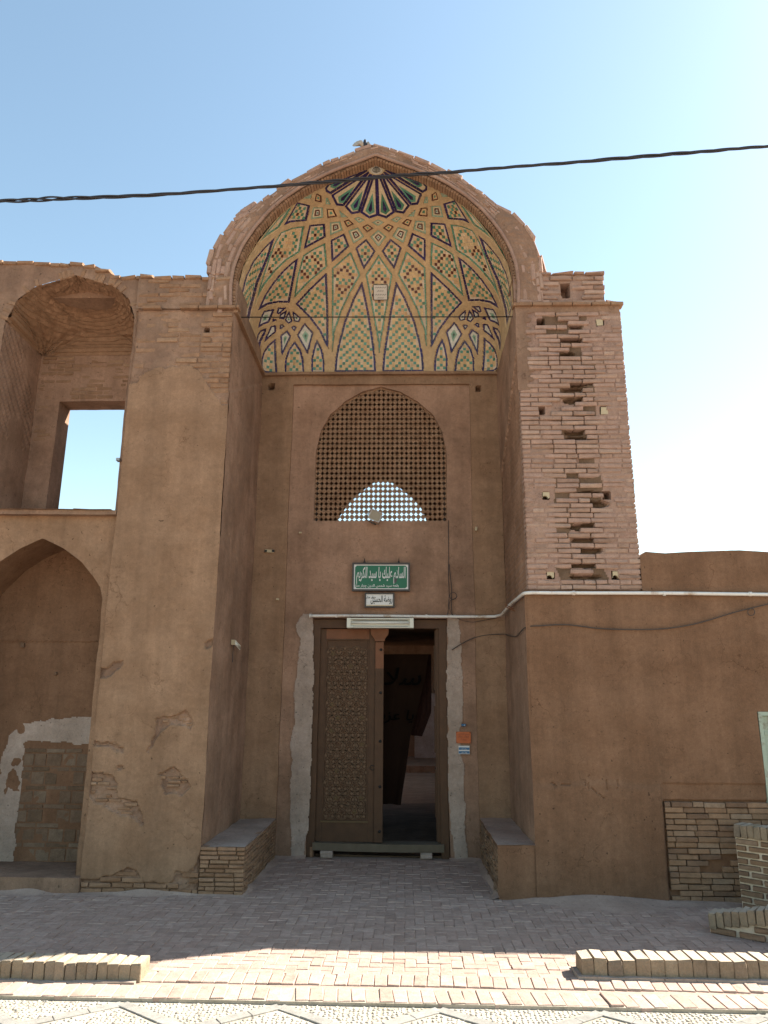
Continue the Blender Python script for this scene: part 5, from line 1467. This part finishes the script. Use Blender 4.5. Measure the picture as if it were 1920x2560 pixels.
# carved star work
st = MB(); stars = []
def line(mb, a, b, w, y0, h):
    a, b = np.array(a), np.array(b); d = b-a; Ln = np.linalg.norm(d); c = (a+b)/2; an = math.atan2(d[1], d[0])
    mb.box((c[0], y0-h/2, c[1]), (Ln/2+w*.3, h/2, w/2), roty(-an))
px0, px1, pz0, pz1 = -.614, -.131, .373, 2.352
gx, gz = .140, .162; row = 0; z = pz0+.09
while z < pz1-.02:
    for k in range(-1, 5):
        x = px0+.07+(k+.5*(row % 2))*gx
        if px0-.05 < x < px1+.05: stars.append((x, z, row))
    z += gz/1.12; row += 1
inb = lambda p: px0 < p[0] < px1 and pz0 < p[1] < pz1
for x, z, row in stars:
    rot_ = 0 if row % 2 else math.pi
    pts = [(x+(.047 if k % 2 == 0 else .022)*math.sin(k*math.pi/5+rot_), z+(.047 if k % 2 == 0 else .022)*math.cos(k*math.pi/5+rot_)) for k in range(10)]
    for k in range(10):
        if inb(pts[k]) and inb(pts[(k+1) % 10]): line(st, pts[k], pts[(k+1) % 10], .006, LY-.001, .013)
    for k in range(10):
        a0, a1 = k*math.pi/5, (k+1)*math.pi/5
        for r_ in (.072, .084):
            p, q = (x+r_*math.sin(a0), z+r_*math.cos(a0)), (x+r_*math.sin(a1), z+r_*math.cos(a1))
            if inb(p) and inb(q) : line(st, p, q, .0055, LY-.001, .012)
    for k in range(5):
        a = k*math.pi*.4+rot_; p, q = (x+.047*math.sin(a), z+.047*math.cos(a)), (x+.084*math.sin(a), z+.084*math.cos(a))
        if inb(p) and inb(q): line(st, p, q, .0055, LY-.001, .012)
        a += math.pi*.2; c = (x+.058*math.sin(a), z+.058*math.cos(a))
        if inb(c): st.box((c[0], LY-.004, c[1]), (.012, .006, .012), roty(a))
    if px0+.03 < x < px1-.03 and pz0+.03 < z < pz1-.03:
        m = MB(); c0 = (x, LY-.009, z); V = [(p[0], LY-.0035, p[1]) for p in pts]+[c0]; m.add(V, [(k, (k+1) % 10, 10) for k in range(10)])
        m.build('star_panel', M['wood_l'] if random.random() < .35 else M['wood'], leaf)
st.build('carved_strapwork', M['wood_s'], leaf, kind='stuff')
# right leaf swung inwards
rl = MB(); R = rotz(rad(86)); hx, hy = .672, FYD+.10
rl.box(np.array([hx, hy, 0])+R@np.array([.33, -.0, 1.32]), (.33, .022, 1.16), R); rleaf = rl.build('right_leaf', M['wood'], door)
for z0 in (.45, 1.15, 1.85):
    m = MB(); m.box(np.array([hx, hy, 0])+R@np.array([.33, .03, z0+.2]), (.22, .009, .26), R); m.build('raised_panel', M['wood'], rleaf)
# stones that prop the threshold beam
for px, lab in ((816, 'left rough stone block propping the wooden threshold beam'), (1066, 'right rough stone block propping the wooden threshold beam')):
    q = atY((px, 2140), FYD-.03); me, V, G = brick_mesh('stone', M['lime'], px, jit=.09, cham=.13)
    o = bpy.data.objects.new('prop_stone', me); COL.objects.link(o); o.location = (q[0], FYD+.02, .034); o.scale = (.135, .15, .075)
    tag(o, lab, 'stone')
tag_m = MB(); tag_m.bx(-.745, -.715, FYD-.005, FYD+.05, 0, .10, step=.03, wrp=1); o = tag_m.build('brick_chip', M['brick_tan']); tag(o, 'small upright brick chip wedged beside the left end of the threshold', 'brick')

# cloth hangings in the passage
def cloth(name, label, pts, Y, mat, fold=.03):
    m = MB(); n = 30; k = 14
    L_ = np.array([p[0] for p in pts], float); R_ = np.array([p[1] for p in pts], float)
    u = np.linspace(0, 1, n); s = np.linspace(0, 1, len(pts)); P = np.zeros((n, k, 3))
    for j in range(k):
        v = j/(k-1); a = L_*(1-v)+R_*v
        X = np.interp(u, s, a[:, 0]); Z = np.interp(u, s, a[:, 1]); w = atY(np.stack([X, Z], -1), Y)
        P[:, j] = w; P[:, j, 1] += fold*np.sin(v*9+u*2)*(.4+u)+.012*np.sin(v*23+u*3)
    m.grid(P); P2 = P.copy(); P2[..., 1] += .003; m.grid(P2, flip=True)
    return tag(m.build(name, mat, smooth=True), label, 'curtain')
z2 = lambda l: [((760+a/3.455, 1540+b/3.455), (760+c/3.455, 1540+d/3.455)) for a, b, c, d in l]
cloth('hanging_cloth', 'long dark brown cloth with black lettering hanging aslant in the doorway', z2([(560, 330, 1075, 330), (560, 520, 1050, 520), (560, 800, 975, 830), (560, 1030, 920, 1030), (560, 1300, 885, 1300), (560, 1560, 845, 1560), (560, 1620, 838, 1630)]), 2.75, M['cloth'])
cloth('patterned_cloth', 'dark red patterned cloth hanging behind the brown cloth', z2([(900, 330, 1100, 330), (930, 800, 1100, 830), (925, 1030, 1020, 1040)]), 2.95, M['cloth_r'], .015)

# ================================================================== WRITING
AR = dict(a='\uFE8E', A='\uFE8D')
def text_mesh(name, body, size, loc, mat, parent, sx=1., shear=0., bold=0., rz=0., ext=.0015, rx=math.pi/2):
    c = bpy.data.curves.new(name, 'FONT'); c.body = body; c.size = size; c.align_x = 'CENTER'; c.extrude = ext; c.offset = bold; c.shear = shear; c.resolution_u = 3
    o = bpy.data.objects.new(name+'_src', c); COL.objects.link(o)
    dg = bpy.context.evaluated_depsgraph_get(); me = bpy.data.meshes.new_from_object(o.evaluated_get(dg)); bpy.data.objects.remove(o); me.materials.clear(); me.materials.append(mat)
    ob = bpy.data.objects.new(name, me); COL.objects.link(ob)
    ob.parent = parent; ob.location = Vector(loc)-wloc(parent) if parent else loc
    ob.rotation_euler = (rx, 0, rz); ob.scale = (sx, 1, 1); return ob
SY0 = 1.60
def board(name, label, px, yw, zf, fr, face, cat='sign'):
    (xa, za), (xb, zb) = [tuple(q) for q in XZ(np.array([(px[0], px[1]), (px[2], px[3])], float), SY0)]
    t = thing(name, label, cat, ((xa+xb)/2, SY0, (za+zb)/2)); m = MB(); f = fr
    m.bx(xa, xb, SY0-.015, SY0+.04, za-f, za); m.bx(xa, xb, SY0-.015, SY0+.04, zb, zb+f); m.bx(xa, xa+f, SY0-.015, SY0+.04, zb+f, za-f); m.bx(xb-f, xb, SY0-.015, SY0+.04, zb+f, za-f)
    m.build('frame', M['sframe'], t)
    m = MB(); m.bx(xa+f, xb-f, SY0-.004, SY0+.03, zb+f, za-f); m.build('panel', face, t)
    return t, xa+f, xb-f, zb+f, za-f
t, xa, xb, za, zb = board('green_sign', 'green sign with white calligraphy in a dark frame above the doorway', (881, 1407, 1025, 1478), 0, 0, .021, M['swhite'])
b_ = .013; c_ = .02; m = MB()
xq0, xq1, zq0, zq1 = xa+b_, xb-b_, za+b_, zb-b_
m.prism([(xq0+c_, zq0), (xq1-c_, zq0), (xq1, zq0+c_), (xq1, zq1-c_), (xq1-c_, zq1), (xq0+c_, zq1), (xq0, zq1-c_), (xq0, zq0+c_)], SY0-.0065, SY0-.003)
gp = m.build('green_field', M['sgreen'], t)
W1 = '\uFEE2\uFEFC\uFEB4\uFEDF\uFE8D'; W2 = '\uFEDA\uFEF4\uFEE0\uFECB'; W3 = '\uFE8E\uFEF3'; W4 = '\uFEAA\uFEF4\uFEB3'; W5 = '\uFEE2\uFEF3\uFEAE\uFEDC\uFEDF\uFE8D'
wS = xb-xa; zc = (za+zb)/2
def fit(ob, x0, x1, z0, z1, y):
    """squeeze a line of lettering into a box"""
    v = [c.co for c in ob.data.vertices]; ax, bx_, az, bz = min(c.x for c in v), max(c.x for c in v), min(c.y for c in v), max(c.y for c in v)
    sx_, sz_ = (x1-x0)/(bx_-ax), (z1-z0)/(bz-az); ob.scale = (sx_, sz_, 1)
    ob.location = Vector((x0-ax*sx_, y, z0-az*sz_))-wloc(ob.parent)
o_ = text_mesh('lettering', W5+' '+W4+' '+W3+' '+W2+' '+W1, .15, (0, 0, 0), M['swhite'], t, 1, .12, .0022)
fit(o_, xa+.03, xb-.03, za+.060, zb-.028, SY0-.0085)
text_mesh('small_lettering', '\uFEAD\uFE8E\uFEE8\uFEE3 \uFEAD\uFE8E\uFEEC\uFB7C \uFEE6\uFEF3\uFEAA\uFEDF\uFE8D \uFEB2\uFEE4\uFEB7 \uFEAA\uFEF4\uFEB3 \uFEEA\uFECC\uFED8\uFE91', .043, (xa+wS*.42, SY0-.0085, za+.030), M['swhite'], t, .95, 0, .0006)
for px in (911, 997):
    q = atY((px, 1406), SY0); m = MB(); lathe(m, (q[0], SY0+.01, q[2]), [(.014, 0), (.012, .01), (.004, .02), (.004, .05)], 10, 'z'); m.build('hanging_hook', M['iron'], t)
m = MB(); q = atY((988, 1452), SY0); m.box((q[0], SY0-.0072, q[2]), (.018, .0006, .026), rotz(0)@roty(.3), jit=.002); m.build('worn_patch', M['swhite'] if False else M['steel'], t)
t, xa, xb, za, zb = board('white_sign', 'small grey white sign with dark lettering, hung under the green sign', (912, 1482, 986, 1519), 0, 0, .017, M['swhite'])
wS = xb-xa; zc = (za+zb)/2
o_ = text_mesh('lettering', '\uFEE6\uFEF4\uFEB4\uFEA4\uFEDF\uFE8D \uFE94\uFEBF\uFEED\uFEAD', .09, (0, 0, 0), M['ink'], t, 1, .12, .0012)
fit(o_, xa+wS*.17, xb-.008, za+.022, zb-.014, SY0-.006)
text_mesh('lettering', '\uFEAD\uFE8E\uFEE8\uFEE3 \uFEAD\uFE8E\uFEEC\uFB7C', .04, (xa+wS*.18, SY0-.006, zc+.022), M['ink'], t, .8, .1, .0003)
m = MB(); m.bx(xa, xb, SY0-.006, SY0-.002, za-.0, za+.014); m.build('lower_strip', M['cream'], t)
# marble plaque on the vault's centre kite
pc, pn = ab_pt(px_ab((950.5, 730))); 
Cc = [np.array(ab_pt(px_ab(p))[0]) for p in ((933, 711), (969, 711), (969, 750), (934, 750))]
pq = thing('stone_plaque', 'small pale inscribed plaque set in the middle of the tiled vault', 'plaque', tuple(pc))
V, F = prism3(Cc, pn, .02, .012); m = MB(); m.add(V, F); m.build('slab', M['marble'], pq)
e1 = Vector(Cc[1]-Cc[0]).normalized(); e2 = Vector(Cc[0]-Cc[3]).normalized(); Wp, Hp = np.linalg.norm(Cc[1]-Cc[0]), np.linalg.norm(Cc[0]-Cc[3]); O = Vector(sum(Cc)/4)+pn*.0335
m = MB()
for a, b, c, d in ((-.5, .5, -.5, -.465), (-.5, .5, .465, .5), (-.5, -.46, -.5, .5), (.46, .5, -.5, .5)):
    P4 = [O+e1*(x*Wp)+e2*(y*Hp) for x, y in ((a, c), (b, c), (b, d), (a, d))]; V, F = prism3(P4, pn, .001); m.add(V, F)
m.build('border', M['iron'], pq)
m = MB()
for row, (y, n_, s_) in enumerate(((.30, 5, .8), (.08, 3, .45), (-.16, 5, .8), (-.36, 3, .45))):
    for k in range(n_):
        xc = (k-(n_-1)/2)/n_*s_
        pts = [(xc-.07, y+.01), (xc-.04, y-.03), (xc, y-.02), (xc+.03, y+.05), (xc+.06, y-.01)]
        for (xa_, ya_), (xb_, yb_) in zip(pts[:-1], pts[1:]):
            d = np.array([(xb_-xa_)*Wp, (yb_-ya_)*Hp]); q_ = np.array([-d[1], d[0]]); q_ = q_/np.linalg.norm(q_)*.0016
            P4 = [O+e1*(x*Wp+sx_*q_[0])+e2*(y_*Hp+sx_*q_[1]) for x, y_, sx_ in ((xa_, ya_, -1), (xb_, yb_, -1), (xb_, yb_, 1), (xa_, ya_, 1))]
            V, F = prism3(P4, pn, .0012); m.add(V, F)
m.build('worn_lettering', M['ink'], pq, kind='stuff')
# lettering on the cloth
tC = bpy.data.objects['hanging_cloth']
q = atY((987, 1712), 2.66); text_mesh('cloth_lettering', '\uFEE1\uFEFC\uFEB3'.replace('\uFEE1', '\uFEE1'), .30, tuple(q), M['soot'], tC, 1.2, .2, .002)
q = atY((985, 1800), 2.66); text_mesh('cloth_lettering', '\uFEB0\uFEF3\uFEB0\uFECB \uFE8E\uFEF3', .17, tuple(q), M['soot'], tC, 1.2, .2, .001)

# small plates beside the door
def plate(name, label, px, mat, fn):
    (x0, z1), (x1, z0) = [tuple(q) for q in XZ(np.array([px[:2], px[2:]], float), RY)]
    t = thing(name, label, 'plate', ((x0+x1)/2, RY, (z0+z1)/2)); m = MB(); m.bx(x0, x1, RY-.022, RY-.010, z0, z1); m.build('board', mat, t); fn(t, x0, x1, z0, z1)
def f1(t, x0, x1, z0, z1):
    for x in (x0+.008, x1-.008):
        for z in (z0+.008, z1-.008): m = MB(); lathe(m, (x, RY-.022, z), [(.005, 0), (.003, .003)], 8); m.build('screw', M['iron'], t)
    for k, s_ in enumerate((.030, .036, .030)): text_mesh('lettering', ('\uFEB2\uFEE4\uFEB7 \uFEAA\uFEF4\uFEB3', '\uFEAD\uFE8E\uFEE8\uFEE3 \uFEAD\uFE8E\uFEEC\uFB7C', '\uFE94\uFEBF\uFEED\uFEAD')[k], s_, ((x0+x1)/2, RY-.0235, z1-.030-k*.030), M['orange_d'], t)
plate('orange_plate', 'small orange notice plate screwed to the wall right of the door', (1140, 1829, 1177, 1858), M['orange'], f1)
def f2(t, x0, x1, z0, z1):
    h = (z1-z0)
    for a, b in ((.50, .80), (.06, .36)):
        m = MB(); m.bx(x0+.002, x1-.002, RY-.0235, RY-.0222, z0+h*a, z0+h*b); m.build('blue_band', M['blue'], t)
        text_mesh('lettering', '\uFEAD\uFE8E\uFEE8\uFEE3 \uFEAD\uFE8E\uFEEC\uFB7C', .018, ((x0+x1)/2, RY-.0245, z0+h*(a+.08)), M['swhite'], t)
plate('striped_plate', 'blue and white striped plate just below the orange one', (1146, 1864, 1174, 1885), M['swhite'], f2)
bt = thing('wall_buzzer', 'tiny dark blue buzzer fixed to the wall above the orange plate', 'buzzer', tuple(atY((1159, 1813), RY)))
q = atY((1159, 1813), RY-.02); m = MB(); m.tube([(q[0]-.024, q[1], q[2]), (q[0]+.024, q[1], q[2])], .014, 12); m.build('body', M['blue'], bt, smooth=False)
m = MB(); lathe(m, (q[0]+.008, q[1]-.012, q[2]), [(.007, 0), (.005, .004)], 10); m.build('button', M['swhite'], bt)

# ================================================================== LAMPS, PIPES, CABLES
fl = thing('fluorescent_fitting', 'long cream fluorescent light fitting over the doorway', 'lamp', (0, 1.5, 2.55))
q0, q1 = atY((868, 1546), 1.56), atY((1034, 1570), 1.56); zt, zb = q0[2], q1[2]; xa, xb = q0[0], q1[0]; yf = 1.53; hh = zt-zb
m = MB(); m.bx(xa+.045, xb-.045, yf+.03, 1.66, zb, zt); m.bx(xa+.045, xb-.045, yf-.005, yf+.03, zt-.012, zt); m.bx(xa+.045, xb-.045, yf-.005, yf+.03, zb, zb+.012); m.build('tray', M['lampw'], fl)
for a, b in ((xa, xa+.045), (xb-.045, xb)): m = MB(); m.bx(a, b, yf-.012, 1.66, zb-.002, zt+.002); m.build('end_cap', M['lampw'], fl)
m = MB(); m.tube([(xa+.05, yf+.008, (zt+zb)/2+.004), (xb-.05, yf+.008, (zt+zb)/2+.004)], .0135, 12); m.build('tube', M['tubew'], fl, smooth=True)
m = MB(); m.bx(xa+.07, xb-.07, yf+.018, yf+.03, zb+.012, zb+.02); m.bx(xa+.07, xb-.07, yf+.018, yf+.03, zt-.024, zt-.018); m.build('reflector_rib', M['steel'], fl, kind='stuff')
pp = thing('white_pipe', 'white painted pipe running over the door, up round the corner and along the right wall', 'pipe', (1.4, 1.55, 2.6))
pz0 = 2.622
path = [(-.80, 1.60, pz0), (1.20, 1.60, pz0), (1.34, 1.585, pz0+.0), (1.405, 1.50, pz0+.005), (1.42, .8, pz0+.04), (1.425, .12, 2.66), (1.435, .0, 2.667), (1.49, -.045, 2.668), (2.4, -.03, 2.665), (3.2, -.03, 2.66), (9.0, -.03, 2.64)]
m = MB(); pth = np.array(path); s = np.linspace(0, 1, 260); dd_ = np.r_[0, np.cumsum(np.linalg.norm(np.diff(pth, axis=0), axis=1))]; dd_ /= dd_[-1]
pth = np.stack([np.interp(s, dd_, pth[:, k]) for k in range(3)], -1); pth[:, 2] += .003*np.sin(s*31); m.tube(pth, .0165, 10); m.build('tube', M['pipe'], pp, smooth=True)
for x, yv, z in ((-.50, 1.60, pz0), (.55, 1.60, pz0), (1.9, -.03, 2.665), (2.75, -.03, 2.662), (3.55, -.03, 2.66)):
    m = MB(); m.tube([(x-.012, yv, z), (x+.012, yv, z)], .021, 10); m.build('clip', M['pipe'], pp)
m = MB(); m.tube([(-.80, 1.60, pz0), (-.815, 1.60, pz0)], .021, 10); m.build('end_cap', M['pipe'], pp)
m = MB()
for s_ in (0, .03): m.tube([(1.425, .55+s_*2, 2.56+s_), (1.33, .52+s_*2, 2.60+s_)], .005, 6)
m.build('rusty_bracket', M['wood_o'], pp, kind='stuff')
fd = thing('floodlight', 'tilted grey floodlight mounted at the foot of the lattice', 'lamp', tuple(atY((938, 1303), 1.6)))
c = np.array(atY((938, 1289), 1.50)); Rf = rotx(rad(12))@roty(rad(24))@rotz(rad(12))
m = MB(); 
def rrect(w, h, r, n=5): return [(sx*(w-r)+r*math.cos(a), sz*(h-r)+r*math.sin(a)) for sx, sz, a0 in ((1, 1, 0), (-1, 1, math.pi/2), (-1, -1, math.pi), (1, -1, 1.5*math.pi)) for a in np.linspace(a0, a0+math.pi/2, n)]
R0 = rrect(.075, .062, .018); n = len(R0)
V = []; 
for sc2, yv in ((.55, .09), (.9, .05), (1, .0), (1, -.014), (.84, -.014), (.80, -.004)): V += [tuple(Rf@np.array([x*sc2, yv, z*sc2])+c) for x, z in R0]
m.add(V, [(k*n+i, k*n+(i+1) % n, (k+1)*n+(i+1) % n, (k+1)*n+i) for k in range(5) for i in range(n)]+[tuple(range(n))[::-1]]); m.build('housing', M['alu'], fd, smooth=False)
m = MB(); m.add([tuple(Rf@np.array([x*.81, -.006, z*.81])+c) for x, z in R0], [tuple(range(n))]); m.build('lens', M['glass'], fd)
m = MB(); m.tube([c+Rf@np.array([-.08, .02, 0]), c+Rf@np.array([-.085, .03, -.08]), c+Rf@np.array([.0, .06, -.095]), c+Rf@np.array([.085, .03, -.08]), c+Rf@np.array([.08, .02, 0])], .005, 6); m.tube([c+Rf@np.array([0, .06, -.095]), (c[0], RY, c[2]-.07)], .008, 6); m.build('bracket', M['steel'], fd)
# bare lamp on the left side wall
wl = thing('wall_lamp', 'small open tube lamp on a bracket on the left side wall of the recess', 'lamp', (-1.5, .75, 2.3))
qa, qb = atY((562, 1607), .72), atY((600, 1620), .86); qa = np.array([-1.47, qa[1], qa[2]]); 
d = rays(600, 1620); tq = (.93-EYE[1])/d[1]; qb = EYE+d*tq
m = MB(); u = (qb-qa)/np.linalg.norm(qb-qa); m.tube([qa, qb], .010, 10); m.build('tube', M['tubew'], wl, smooth=True)
m = MB(); up_ = np.array([0, 0, .022]); m.tube([qa+up_, qb+up_], .007, 6); m.tube([qa-up_*.8, qb-up_*.8], .004, 6)
for s_ in (0, .5, 1): p_ = qa+(qb-qa)*s_; m.tube([p_+up_, p_-up_*.8], .003, 5)
m.build('cage', M['lampw'], wl, kind='stuff')
m = MB(); m.box((-1.488, qa[1], qa[2]+.004), (.018, .03, .026)); m.build('bracket', M['plug'], wl)
m = MB(); m.tube([(-1.49, qa[1]+.02, qa[2]), (-1.495, qa[1]+.03, qa[2]-.1), (-1.492, qa[1]+.02, qa[2]-.2)], .003, 5); m.build('wire', M['black'], wl)
# small camera on the pier edge and sundry wall bits
cb = thing('small_camera', 'small grey camera box at the left edge of the left pier', 'camera', tuple(atY((297, 1151), .05)))
q = atY((297, 1150), .06); m = MB(); m.box(q, (.018, .03, .014)); m.build('body', M['alu'], cb); m = MB(); m.tube([q+[0, -.03, -.012], q+[.004, -.028, -.032]], .004, 6); m.build('mount', M['steel'], cb)
for px, py, Yp, nm, mt, sx_, sz_, lab in ((674, 1378, BY, 'socket_block', 'plug', .05, .017, 'cream socket block with dark ends on the back wall, left of the green sign'),
     (751, 1332, RY, 'wooden_peg', 'plug', .016, .010, 'small cream peg in the wall below the left foot of the lattice'),
     (694, 1498, BY, 'wooden_peg', 'plug', .016, .010, 'small cream peg in the wall left of the white sign'),
     (1190, 1322, BY, 'wooden_peg', 'plug', .012, .022, 'short pale peg in the right border of the back wall')):
    q = atY((px, py), Yp-.012); t = thing(nm, lab, 'peg' if nm == 'wooden_peg' else 'socket', tuple(q)); m = MB(); m.box(q, (sx_, .014, sz_), roty(.05), jit=.002); m.build('body', M[mt], t)
    if nm == 'socket_block':
        for s_ in (-1, 1): m = MB(); m.box((q[0]+s_*.045, q[1]-.012, q[2]), (.016, .006, .012)); m.build('dark_end', M['iron'], t)
def cable(name, label, pts, r, mat='black', n=6, smooth_=6):
    pts = np.array(pts, float); d = np.r_[0, np.cumsum(np.linalg.norm(np.diff(pts, axis=0), axis=1))]
    s = np.linspace(0, d[-1], len(pts)*smooth_); P = np.stack([np.interp(s, d, pts[:, k]) for k in range(3)], -1)
    for _ in range(smooth_*2): P[1:-1] = (P[:-2]+2*P[1:-1]+P[2:])/4
    m = MB(); m.tube(P, r, n); return tag(m.build(name, M[mat], smooth=True), label, 'cable')
A_ = lambda l, Y: [atY(p, Y) for p in l]
cable('drop_cable', 'thin black cable dropping from the right foot of the lattice to the pipe', A_([(1121, 1300), (1121, 1340), (1122, 1400), (1120, 1440), (1124, 1480), (1119, 1540)], RY-.008), .0035)
cable('drop_cable', 'second black cable bunched beside the first, with frayed lower end', A_([(1123, 1410), (1127, 1450), (1130, 1480), (1127, 1510), (1131, 1540)], RY-.02), .004)
t_ = np.linspace(0, 2*math.pi*1.1, 22)
cable('looped_cable', 'thin cable loop right of the white sign, sagging away under the pipe', [atY((1133+10*math.cos(t), 1490+10*math.sin(t)), RY-.03) for t in t_]+A_([(1125, 1500), (1122, 1515), (1128, 1535), (1150, 1550), (1180, 1556), (1215, 1550), (1240, 1545)], RY-.05), .003, smooth_=3)
z7 = lambda l: [(1200+x/2.3042, 1440+y/2.3042) for x, y in l]
wave = A_([(1130, 1625), (1150, 1610), (1175, 1598), (1200, 1588), (1235, 1586), (1262, 1585)], RY-.03)
def sideX(p, X):
    d = rays(*p); t = (X-EYE[0])/d[0]; return EYE+d*t
wave += [sideX((1275, 1590), 1.44), sideX((1290, 1593), 1.44), sideX((1305, 1575), 1.44)]
wave += A_([(1316, 1564), (1350, 1566), (1400, 1560), (1440, 1563), (1490, 1572), (1560, 1574), (1640, 1574), (1700, 1568), (1760, 1555), (1820, 1535), (1860, 1524), (1890, 1518), (1935, 1506)], -.02)
cable('sagging_cable', 'dark cable sagging across the right wall and round the corner to the door', wave, .006, 'cable_d')
cable('cable_loop', 'small loop of cable hanging on the right wall near the picture edge', [atY((1878+9*math.cos(t), 1530+9*math.sin(t)), -.028) for t in t_], .004, 'cable_d', smooth_=2)
ti = atY((592, 793), .16); tj = atY((1286, 792), .16)
m = MB(); m.tube([(-1.53, .16, ti[2]), (1.49, .16, tj[2])], .006, 6); tag(m.build('tie_rod', M['iron'], smooth=True), 'thin iron tie rod spanning the foot of the tiled vault', 'rod')
# overhead cable: three strands twisted together
oc = thing('overhead_cable', 'thick twisted black power cable crossing the sky in front of the dome', 'cable', (0, -2.6, 5.2))
cp = np.array([atY(p, -2.6) for p in ((-1100, 548), (-500, 526), (-60, 506), (0, 502), (150, 497), (300, 491), (450, 484), (600, 472), (780, 458), (960, 442), (1130, 430), (1300, 416), (1480, 402), (1650, 388), (1800, 375), (1920, 366), (1980, 361), (2500, 316), (3100, 262))])
d = np.r_[0, np.cumsum(np.linalg.norm(np.diff(cp, axis=0), axis=1))]; s = np.linspace(0, d[-1], 900); base = np.stack([np.interp(s, d, cp[:, k]) for k in range(3)], -1)
for _ in range(60): base[1:-1] = (base[:-2]+2*base[1:-1]+base[2:])/4
for k in range(3):
    ph_ = s*2*math.pi/.55+k*2.094+1.2*np.sin(s*2.1); sp_ = (.0066+.0022*np.sin(s*3.3+k))*(1+.8*np.exp(-((s-d[2]-.42)/.25)**2))
    P = base.copy(); P[:, 2] += sp_*np.sin(ph_); P[:, 1] += sp_*np.cos(ph_)
    m = MB(); m.tube(P, .0065, 8); m.build('strand', M['black'], oc, smooth=True)

# ================================================================== PIGEON ON THE CROWN
pg = thing('pigeon', 'pigeon with raised pale wings and dark tail perched on top of the arch', 'bird', tuple(atY((912, 368), .1)))
def loft(mb, secs, n=12):
    V = []
    for c, a, b, ax in secs:
        for k in range(n):
            t = 2*math.pi*k/n; V.append(np.array(c)+np.array([1, 0, 0])*a*math.cos(t)+np.array(ax)*b*math.sin(t))
    m_ = len(secs); F = [(i*n+j, i*n+(j+1) % n, (i+1)*n+(j+1) % n, (i+1)*n+j) for i in range(m_-1) for j in range(n)]+[tuple(range(n))[::-1], tuple((m_-1)*n+j for j in range(n))]
    mb.add(V, F)
c0 = np.array(atY((912, 368), .1)); up = np.array([0, -.35, .94]); m = MB()
pts_ = [(-.035, .006, .006), (-.02, .022, .024), (.0, .034, .036), (.03, .036, .036), (.055, .026, .024), (.075, .02, .012), (.10, .016, .006), (.118, .003, .003)]
loft(m, [(c0+np.array([0, .02-.1*h, h+.0]), a, b, (0, .94, .35)) for h, a, b in pts_])
m.build('body', M['bird_d'], pg, smooth=True)
m = MB(); loft(m, [(c0+np.array([.0, .05+.03*k, -.02-.012*k]), r_, r_, (0, 0, 1)) for k, r_ in enumerate((.012, .018, .019, .014, .004, .001))]); m.build('head', M['bird_d'], pg, smooth=True)
def wing(pts, mat):
    P = np.array([atY(p, .1+.03*math.sin(i)) for i, p in enumerate(pts)]); n = len(P); c = P.mean(0)+[0, -.012, 0]
    V = list(P)+[c]+list(P+[0, .006, 0])+[c+[0, .012, 0]]; F = [(i, (i+1) % n, n) for i in range(n)]+[(i+n+1, n+n+1, (i+1) % n+n+1) for i in range(n)]+[(i, i+n+1, (i+1) % n+n+1, (i+1) % n) for i in range(n)]
    m = MB(); m.add(V, F); return m.build('wing', mat, pg)
s18 = lambda l: [(870+x/18.43, 340+y/18.43) for x, y in l]
w1 = wing(s18([(200, 425), (300, 310), (420, 235), (560, 190), (640, 200), (700, 300), (720, 480), (660, 530), (600, 480), (540, 450), (380, 455), (240, 462)]), M['bird_w'])
m = MB(); m.tube([atY(p, .085) for p in s18([(235, 462), (400, 458), (540, 455), (600, 488), (665, 540)])], .0035, 6); m.build('dark_feather_edge', M['bird_d'], w1)
w2 = wing(s18([(860, 520), (870, 300), (900, 255), (950, 250), (1010, 340), (1050, 450), (1040, 530)]), M['bird_w'])
